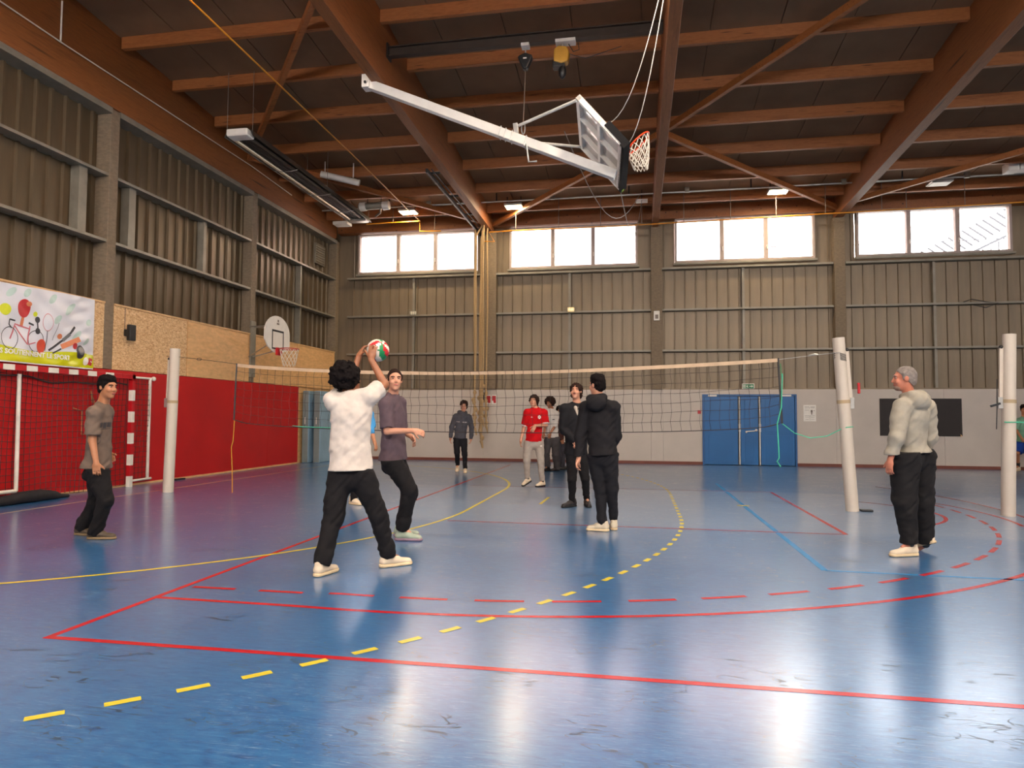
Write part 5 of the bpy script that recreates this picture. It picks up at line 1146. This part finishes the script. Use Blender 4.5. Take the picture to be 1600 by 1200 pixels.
    if top.get('moustache'): hobj('moustache', MB().sphere((0, 0.094, -0.047), (0.024, 0.007, 0.0055), 12, 6), haircol)
    # ---- top
    lo2 = pts.min(0) - 0.3; hi2 = pts.max(0) + 0.3; ease = top.get('ease', 0.012)
    F = Field(np.array([lo2[0], lo2[1], J['pel'][2] - 0.45]), np.array([hi2[0], hi2[1], max(J['neck'][2], J['eL'][2], J['eR'][2], J['wL'][2] if top['sleeve'] > 1 else 0, J['wR'][2] if top['sleeve'] > 1 else 0) + 0.22]), h)
    hem = J['pel'] - spine * top.get('hem', 0.03)
    F.capsule(chest, belly, 0.135 * S + ease + 0.012, 0.125 * S + ease + 0.006, 0.03, 0.66, R)
    F.capsule(belly, hem - spine * 0.10, 0.128 * S + ease + 0.004, 0.142 * S + ease + top.get('flare', 0.006), 0.03, 0.76, R); F.ell(J['pel'] - fwd * 0.035 - spine * 0.03, (0.135 * S + ease, 0.092 + ease, 0.12), np.array([hr_, fwd, spine]), 0.03)
    F.capsule(sh_mid - spine * 0.01, J['neck'] + spine * 0.012, 0.09, 0.064, 0.03)
    for s in 'LR':
        a, b, c = J['s' + s], J['e' + s], J['w' + s]
        F.capsule(J['neck'] - spine * 0.018, a, 0.058, 0.062 + ease * 0.6, 0.04)
        if top['sleeve'] <= 1:
            e = a + (b - a) * top['sleeve']; F.capsule(a, e + nrm(b - a) * 0.04, 0.061 + ease * 0.6, 0.060 + ease * 0.9, 0.025)
            m = nrm(b - a); F.plane(e, m, e - 0.12, e + 0.12) if False else None
            sl, X, Y, Z = F.sub(e - 0.11, e + 0.11)
            dd = (X - e[0]) * m[0] + (Y - e[1]) * m[1] + (Z - e[2]) * m[2]
            rad = np.sqrt(np.maximum(0, (X - e[0]) ** 2 + (Y - e[1]) ** 2 + (Z - e[2]) ** 2 - dd ** 2))
            tors = (X - chest[0]) * R[0] + (Y - chest[1]) * R[1] + (Z - chest[2]) * R[2]; sgn = 1 if (e - chest) @ R > 0 else -1
            F.F[sl] = np.where((rad < 0.10) & (dd > -0.02) & ((sgn * tors > 0.13 * S + ease) | (Z > sh_mid[2])), np.maximum(F.F[sl], dd.astype(np.float32)), F.F[sl])
        else:
            F.capsule(a, b, 0.060 + ease * 0.7, 0.050 + ease * 0.7, 0.025); F.capsule(b, c, 0.050 + ease * 0.7, 0.036 + ease * 0.4, 0.02)
            F.capsule(b + (c - b) * 0.72, b + (c - b) * 0.9, 0.046 + ease * 0.5, 0.040 + ease * 0.4, 0.015)
    if top.get('hood'):
        nb = J['neck'] - fwd * 0.072 + spine * 0.018
        F.capsule(nb - R * 0.07, nb + R * 0.07, 0.050, 0.050, 0.02); F.ell(nb - fwd * 0.042 - spine * 0.055, (0.122, 0.070, 0.090), np.array([R, fwd, spine]), 0.02)
        for q in (-1, 1): F.capsule(nb + R * 0.085 * q, J['neck'] + fwd * 0.055 + R * 0.045 * q + spine * 0.004, 0.040, 0.030, 0.02)
    elif top.get('collar'):
        for q in (-1, 1): F.capsule(J['neck'] - fwd * 0.05 + spine * 0.02, J['neck'] + R * 0.06 * q + spine * 0.012, 0.024, 0.024, 0.015); F.capsule(J['neck'] + R * 0.06 * q + spine * 0.012, J['neck'] + fwd * 0.055 - spine * 0.02, 0.024, 0.022, 0.015)
    if top.get('inner'):
        K = Field(J['neck'] - 0.25, J['neck'] + 0.15, 0.008)
        for q in (-1, 1):
            K.capsule(J['neck'] - fwd * 0.045 + R * 0.03 * q + spine * 0.02, J['neck'] + R * 0.060 * q + spine * 0.022, 0.022, 0.024, 0.01)
            K.capsule(J['neck'] + R * 0.060 * q + spine * 0.022, J['neck'] + fwd * 0.085 + R * 0.030 * q - spine * 0.05, 0.026, 0.026, 0.01)
            K.capsule(J['neck'] + fwd * 0.085 + R * 0.030 * q - spine * 0.05, J['neck'] + fwd * 0.118 + R * 0.010 * q - spine * 0.15, 0.026, 0.010, 0.01)
        put('inner_collar', K.mesh('inner_collar', top['inner']), root)
    am = top.get('fold', 0.007)
    F.noise(am * 0.8, (4, 4, 13), 11 + len(key), 0.05, 0.7); F.noise(am * 0.7, (7, 7, 24), 12 + len(key), 0.05, -0.9); F.noise(am * 0.3, (24, 24, 30), 13)
    F.plane(hem, -spine)
    if not (top.get('hood') or top.get('collar')): F.ell(J['neck'] + spine * 0.056 + fwd * 0.022, (0.062, 0.066, 0.044), np.array([R, fwd, spine]), 0, cut=True)
    shirt = put(top.get('name', 't_shirt'), F.mesh('top', top['m']), root)
    # ---- trousers or shorts
    F = Field(np.array([lo2[0], lo2[1], 0.0]), np.array([hi2[0], hi2[1], J['pel'][2] + 0.25]), h); ez = bottom.get('ease', 0.012)
    hem = J['pel'] - spine * top.get('hem', 0.03)
    F.capsule(J['pel'] + spine * 0.10, J['pel'] - spine * 0.04, 0.126 * S, 0.132 * S + min(ez, 0.012), 0.03, 0.74, hr_)
    F.ell(J['pel'] - fwd * 0.035 - spine * 0.08, (0.130, 0.088, 0.10), np.array([hr_, fwd, spine]), 0.03)
    for s in 'LR':
        a, b, c = J['h' + s], J['k' + s], J['a' + s]
        if bottom.get('short'):
            F.capsule(a, a + (b - a) * 0.95, 0.098 + ez, 0.096 + ez, 0.025); F.plane(a + (b - a) * 0.92, nrm(b - a), *(lambda e: (e - 0.16, e + 0.16))(a + (b - a) * 0.97))
        else:
            F.capsule(a, b, 0.092 + ez, 0.062 + ez, 0.03); F.capsule(b, c - (c - b) * 0.02, 0.062 + ez, bottom.get('cuff', 0.046) + ez * 0.4, 0.02)
            if bottom.get('bunch'): F.capsule(b + (c - b) * 0.80, b + (c - b) * 0.9, bottom.get('cuff', 0.046) + ez * 0.6 + 0.008, bottom.get('cuff', 0.046) + ez * 0.6 + 0.004, 0.02)
    am = bottom.get('fold', 0.008)
    F.noise(am * 0.8, (4, 4, 11), 21 + len(key), 0.05, 0.8); F.noise(am * 0.7, (6, 6, 26), 22 + len(key), 0.05, -1.0); F.noise(am * 0.3, (20, 20, 34), 23)
    F.plane(hem + spine * 0.012, spine)
    if not bottom.get('short'):
        for s in 'LR':
            c = J['a' + s] + nrm(J['a' + s] - J['k' + s]) * bottom.get('len', 0.015); n = nrm(J['a' + s] - J['k' + s]); F.plane(c, n, c - 0.10, c + 0.10)
    tr = put(bottom.get('name', 'trousers'), F.mesh('bottom', bottom['m']), root)
    # ---- shoes
    for s in 'LR':
        a, t = J['a' + s], J['t' + s]; v = t - a; hd = nrm(V(v[0], v[1], 0)); hl = math.hypot(v[0], v[1])
        p = math.atan2(v[2], max(hl, 0.05)) + math.atan2(0.07, 0.20)
        if abs(p) < 0.30: p = 0.0
        p = max(-0.75, min(0.5, p)); fd = hd * math.cos(p) + V(0, 0, math.sin(p)); ud = V(0, 0, math.cos(p)) - hd * math.sin(p); sd = np.cross(fd, ud)
        o = a - ud * 0.085
        ends = [o - fd * 0.08, o + fd * 0.20]; o = o - V(0, 0, min(e[2] for e in ends) - 0.001)
        if s == 'L' and top.get('lift'): o = o + V(0, 0, top['lift'])
        A = np.array([sd, fd, ud]); fl = min(1.2, max(0.95, hl / 0.19)); pt = lambda f, u, w=0: o + fd * (f * fl if f > 0 else f) + ud * u + sd * w
        F = Field(np.minimum(pt(-0.1, 0), pt(0.23, 0)) - 0.07, np.maximum(pt(-0.1, 0.11), pt(0.24, 0.05)) + 0.08, min(h, 0.008))
        F.capsule(pt(-0.042, 0.05), pt(0.05, 0.056), 0.040, 0.042, 0.02, 0.9, sd); F.capsule(pt(0.04, 0.052), pt(0.155, 0.034), 0.042, 0.037, 0.02, 0.78, sd)
        F.capsule(pt(-0.035, 0.06), pt(-0.03, 0.105), 0.040, 0.040, 0.02); F.capsule(pt(0.0, 0.075), pt(0.07, 0.068), 0.030, 0.022, 0.02)
        F.plane(pt(0, 0.020), -ud); F.ell(pt(-0.022, 0.125), (0.034, 0.040, 0.030), A, 0, cut=True)
        so = put('shoe', F.mesh('shoe', shoes[0]), root)
        F = Field(np.minimum(pt(-0.1, 0), pt(0.23, 0)) - 0.07, np.maximum(pt(-0.1, 0.05), pt(0.23, 0.05)) + 0.07, min(h, 0.007))
        F.capsule(pt(-0.045, 0.018), pt(0.04, 0.018), 0.042, 0.041, 0.01); F.capsule(pt(0.04, 0.018), pt(0.155, 0.018), 0.041, 0.044, 0.02)
        F.plane(pt(0, 0.028), ud); F.plane(pt(0, 0.0), -ud)
        put('sole', F.mesh('sole', shoes[1]), so)
        if not bottom.get('len', 0.015) > 0.0 or bottom.get('sock'):
            put('sock', (lambda f: (f.capsule(a + V(0, 0, 0.0), a + nrm(J['k' + s] - a) * 0.10, 0.040, 0.044, 0), f.mesh('sock', bottom.get('sock', M_black)))[1])(Field(a - 0.08, a + nrm(J['k' + s] - a) * 0.1 + 0.08, min(h, 0.008))), root)
    return dict(root=root, shirt=shirt, trousers=tr, J=J, R=R, fwd=fwd, spine=spine, HP=HP)


def decal(par, host, c, n, up, shapes, m, name, off=0.003):
    """flat print laid on a garment: each shape is a polygon fan in (across, up) metres around c, cast onto the cloth along n"""
    n = Vector(n).normalized(); up = Vector(up); up = (up - n * up.dot(n)).normalized(); r = up.cross(n)
    bvh = BVHTree.FromPolygons([v.co for v in host.data.vertices], [tuple(p.vertices) for p in host.data.polygons])
    mb = MB()
    def at(x, y):
        o = Vector(c) + r * x + up * y + n * 0.4; hit = bvh.ray_cast(o, -n)
        return tuple((hit[0] if hit[0] is not None else Vector(c)) + n * off)
    for (x0, y0, x1, y1) in shapes:
        for i in range(3):
            for j in range(2):
                a, b = x0 + (x1 - x0) * i / 3, x0 + (x1 - x0) * (i + 1) / 3; e, f = y0 + (y1 - y0) * j / 2, y0 + (y1 - y0) * (j + 1) / 2
                mb.quad([at(a, e), at(b, e), at(b, f), at(a, f)])
    return mb.obj(name, m, par)

# ------------------------------------------------------------------ the players and the coach
TB = cloth('black_sweat_cloth', (26, 23, 24)); TB2 = cloth('black_track_cloth', (30, 28, 31)); SHW = mat('cream_shoe', (222, 200, 172), 0.6); SOW = mat('cream_sole', (226, 198, 156), 0.6)
SHB = mat('black_shoe', (40, 34, 34), 0.6); SOB = mat('black_sole', (24, 22, 22), 0.7)

P = person('grey_tee', 'person in a brown-grey printed t-shirt and black trousers, walking in profile past the goal', -8, -4, SK2, 'thick', HB,
           dict(m=cloth('brown_grey_jersey', (112, 94, 82)), sleeve=0.80, ease=0.020, hem=0.02, flare=0.024, fold=0.009, curl=0.8),
           dict(m=cloth('black_cargo_cloth', (26, 22, 22)), ease=0.018, cuff=0.058, bunch=1, fold=0.011), (mat('olive_brown_shoe', (76, 62, 46), 0.6), mat('tan_sole', (134, 110, 78), 0.6)), 0.008)
J = P['J']; cc = (J['sL'] + J['sR']) / 2 - P['spine'] * 0.16
decal(P['root'], P['shirt'], cc, P['fwd'] - P['R'] * -0.5, P['spine'], [(-0.14, 0.01, -0.08, 0.06), (-0.07, 0.0, -0.03, 0.06), (-0.02, 0.01, 0.05, 0.06), (-0.14, -0.012, 0.05, -0.006)], mat('dark_print', (62, 54, 54), 0.7), 'chest_print')

P = person('white_tee', 'person in a loose white t-shirt, back turned, setting the ball with raised arms', 62, 18, SK3, 'afro', HB,
           dict(m=cloth('white_jersey', (208, 194, 182)), sleeve=0.66, ease=0.030, hem=-0.005, flare=0.034, fold=0.010, curl=0.75, grip=(-2.381, 6.03, 1.93)),
           dict(m=TB, ease=0.022, cuff=0.056, bunch=1, fold=0.011), (SHW, SOW), 0.0075)
P = person('purple_tee', 'person in a purple-grey t-shirt looking back, forearms held out in front', -62, 4, SK1, 'short', HBR,
           dict(m=cloth('purple_grey_jersey', (96, 78, 84)), sleeve=0.90, ease=0.022, hem=0.02, flare=0.024, fold=0.008, curl=0.9),
           dict(m=TB, ease=0.022, cuff=0.058, bunch=1, fold=0.008), (mat('mint_grey_shoe', (160, 170, 150), 0.6), mat('mauve_sole', (150, 120, 134), 0.6)), 0.008)
P = person('blue_shirt', 'person in a light blue shirt crouching, almost hidden behind the player in white', 95, -8, SK2, 'short', HB,
           dict(m=cloth('light_blue_jersey', (74, 150, 206)), sleeve=0.75, ease=0.016, hem=0.02, curl=0.8),
           dict(m=TB, ease=0.012), (SHW, SOW), 0.0095)
P = person('dark_hoodie', 'person in a dark grey hooded sweatshirt walking towards the net at the back', -80, -4, SK1, 'curly', HBR,
           dict(m=cloth('dark_grey_sweat_cloth', (74, 72, 78)), sleeve=2, ease=0.016, hem=0.03, hood=1, name='hoodie', curl=0.8),
           dict(m=TB2, ease=0.006, cuff=0.046, len=0.0), (SHW, SOW), 0.0095)
J = P['J']; cc = (J['sL'] + J['sR']) / 2 - P['spine'] * 0.13
decal(P['root'], P['shirt'], cc, P['fwd'], P['spine'], [(-0.13, 0.0, -0.095, 0.025), (-0.085, 0.0, -0.05, 0.025), (0.02, 0.0, 0.06, 0.025), (0.07, 0.0, 0.12, 0.025)], mat('pale_print', (150, 142, 140), 0.7), 'chest_print')
P = person('red_jersey', 'person in a red football jersey and light grey sweatpants, one forearm across the belly', -98, 8, SK1, 'curly', HBR,
           dict(m=cloth('red_jersey_cloth', (200, 10, 20)), sleeve=0.85, ease=0.016, hem=0.02, curl=0.8, name='jersey'),
           dict(m=cloth('light_grey_sweat_cloth', (172, 158, 146)), ease=0.006, cuff=0.045, len=-0.01, name='sweatpants'), (SHW, SOB), 0.009)
J = P['J']; cc = (J['sL'] + J['sR']) / 2 - P['spine'] * 0.09; RW = mat('white_print_on_jersey', (232, 220, 210), 0.7)
decal(P['root'], P['shirt'], cc, P['fwd'], P['spine'], [(0.045, -0.02, 0.075, 0.05), (0.03, -0.005, 0.09, 0.035)], RW, 'crest'); decal(P['root'], P['shirt'], cc, P['fwd'], P['spine'], [(0.053, 0.005, 0.067, 0.028)], mat('crest_red', (190, 30, 30), 0.6), 'crest_mark', 0.006)
decal(P['root'], P['shirt'], cc, P['fwd'], P['spine'], [(-0.10, 0.0, -0.07, 0.012), (-0.092, 0.012, -0.078, 0.022)], RW, 'maker_mark')
for s, t in (('L', 0.86), ('R', 0.86)):
    e = J['s' + s] + (J['e' + s] - J['s' + s]) * 0.84; d = nrm(J['e' + s] - J['s' + s])
    F = Field(e - 0.12, e + 0.12, 0.008); F.capsule(e - d * 0.03, e + d * 0.03, 0.073, 0.074, 0); F.plane(e + d * 0.016, d); F.plane(e - d * 0.012, -d); put('cuff', F.mesh('cuff', RW), P['root'])
decal(P['root'], P['trousers'], J['hL'] - P['spine'] * 0.06 + P['R'] * -0.03, P['fwd'], P['spine'], [(-0.02, 0, 0.02, 0.02)], RW, 'trouser_logo')
P = person('afro', 'person with a round afro in white t-shirt and dark jeans, leaning forward at the back', -112, -12, SK3, 'afro', HBR,
           dict(m=cloth('white_tee_cloth', (206, 194, 184)), sleeve=0.75, ease=0.016, hem=0.0, curl=0.8),
           dict(m=cloth('charcoal_denim', (72, 66, 66)), ease=0.026, cuff=0.066, name='jeans', fold=0.011), (SHB, SOB), 0.0095)
J = P['J']; decal(P['root'], P['shirt'], (J['sL'] + J['sR']) / 2 - P['spine'] * 0.15, P['fwd'], P['spine'], [(-0.03, 0, 0.03, 0.02)], TB, 'chest_print')
P = person('brown', 'person in a dark brown jacket and jeans bending behind the player with the round afro', -12, -15, SK2, 'short', HB,
           dict(m=cloth('dark_brown_cloth', (74, 44, 38)), sleeve=2, ease=0.012, hem=0.03, curl=0.8, name='jacket'),
           dict(m=cloth('dark_denim', (66, 62, 68)), ease=0.014, cuff=0.056, name='jeans'), (SHB, SOB), 0.010)
P = person('black_jacket', 'person in a black jacket over a pale zipped collar, chin up, facing the camera', -98, 12, SK1, 'curly', HBR,
           dict(m=cloth('black_jacket_cloth', (28, 26, 29)), sleeve=2, ease=0.022, hem=0.06, inner=cloth('pale_grey_collar', (188, 172, 156)), collar=0, name='jacket', curl=0.9, moustache=1),
           dict(m=TB, ease=0.006, cuff=0.042), (SHB, SOB), 0.008)
J = P['J']; cc = (J['sL'] + J['sR']) / 2
decal(P['root'], P['shirt'], cc - P['spine'] * 0.10, P['fwd'], P['spine'], [(-0.004, -0.03, 0.004, 0.14)], M_black, 'zip', 0.008)
decal(P['root'], P['shirt'], cc - P['spine'] * 0.085, P['fwd'], P['spine'], [(0.10, 0.0, 0.125, 0.025), (0.125, 0.004, 0.145, 0.012)], RW, 'logo')
P = person('black_hoodie', 'person in black hooded top and track trousers seen from behind, mid-court', 138, 0, SK1, 'thick', HB,
           dict(m=cloth('black_hoodie_cloth', (30, 27, 29)), sleeve=2, ease=0.026, hem=0.03, hood=1, name='hoodie', curl=1.0, fold=0.0075),
           dict(m=TB2, ease=0.012, cuff=0.040, bunch=1, fold=0.009, len=-0.005), (mat('cream_grey_shoe', (206, 190, 164), 0.6), SOW), 0.008)
P = person('coach', 'grey-haired man in a light grey hooded sweatshirt and black joggers, looking left', 170, 0, skin_mat('ruddy_skin', (198, 122, 94)), 'crop', HG,
           dict(m=cloth('light_grey_hoodie_cloth', (164, 154, 138)), sleeve=2, ease=0.034, hem=0.0, flare=-0.016, hood=1, name='hoodie', curl=0.7, fold=0.010, beard=mat('grey_stubble', (150, 118, 100), 0.8)),
           dict(m=cloth('black_jogger_cloth', (32, 29, 29)), ease=0.048, cuff=0.056, len=-0.012, fold=0.012, name='joggers'), (SHW, SOW), 0.0075)
P = person('green_shirt', 'person in pale green t-shirt and blue shorts at the right edge beyond the post', -105, -8, SK2, 'thick', HB,
           dict(m=cloth('pale_green_jersey', (116, 156, 130)), sleeve=0.85, ease=0.016, hem=0.02, curl=0.8),
           dict(m=cloth('royal_blue_shorts_cloth', (24, 56, 132)), short=1, ease=0.012, name='shorts', sock=M_black), (SHW, SOW), 0.010)
J = P['J']; decal(P['root'], P['trousers'], J['hR'] - V(0, 0, 0.2), P['fwd'], P['spine'], [(-0.03, 0, 0.03, 0.015)], RW, 'shorts_logo')
P = person('hidden', 'person in tan shoes hidden behind the player in the black hooded top', -90, 0, SK2, 'short', HBR,
           dict(m=cloth('mid_grey_jersey', (120, 112, 110)), sleeve=0.8, ease=0.012, hem=0.02, curl=0.8),
           dict(m=cloth('grey_denim', (86, 80, 82)), ease=0.010, cuff=0.05, name='jeans'), (mat('tan_shoe', (196, 150, 110), 0.6), SOW), 0.010)

# ---- the ball: white, red and green panels
def _ball():
    mb = MB(); seg, rings, r = 36, 24, 0.105; mb.sphere((0, 0, 0), r, seg, rings); mi = []
    ax = Vector((0.6, -0.5, 0.62)).normalized(); b1 = ax.orthogonal().normalized(); b2 = ax.cross(b1)
    for f in mb.f:
        c = sum((Vector(mb.v[i]) for i in f), Vector()) / len(f); c.normalize()
        lon = math.degrees(math.atan2(c.dot(b2), c.dot(b1))) + 55 * c.dot(ax); k = int((lon % 360) // 40) % 9
        mi.append((0, 1, 0, 2, 0, 1, 0, 2, 1)[k])
    mb.mi = mi
    o = mb.obj('volleyball', [mat('ball_white', (236, 222, 206), 0.45), mat('ball_red', (206, 36, 44), 0.45), mat('ball_green', (18, 130, 72), 0.45)], smooth=True)
    o.location = (-2.372, 6.02, 1.945); tag(o, 'white, red and green volleyball held above the head of the player in white', 'ball')
_ball()
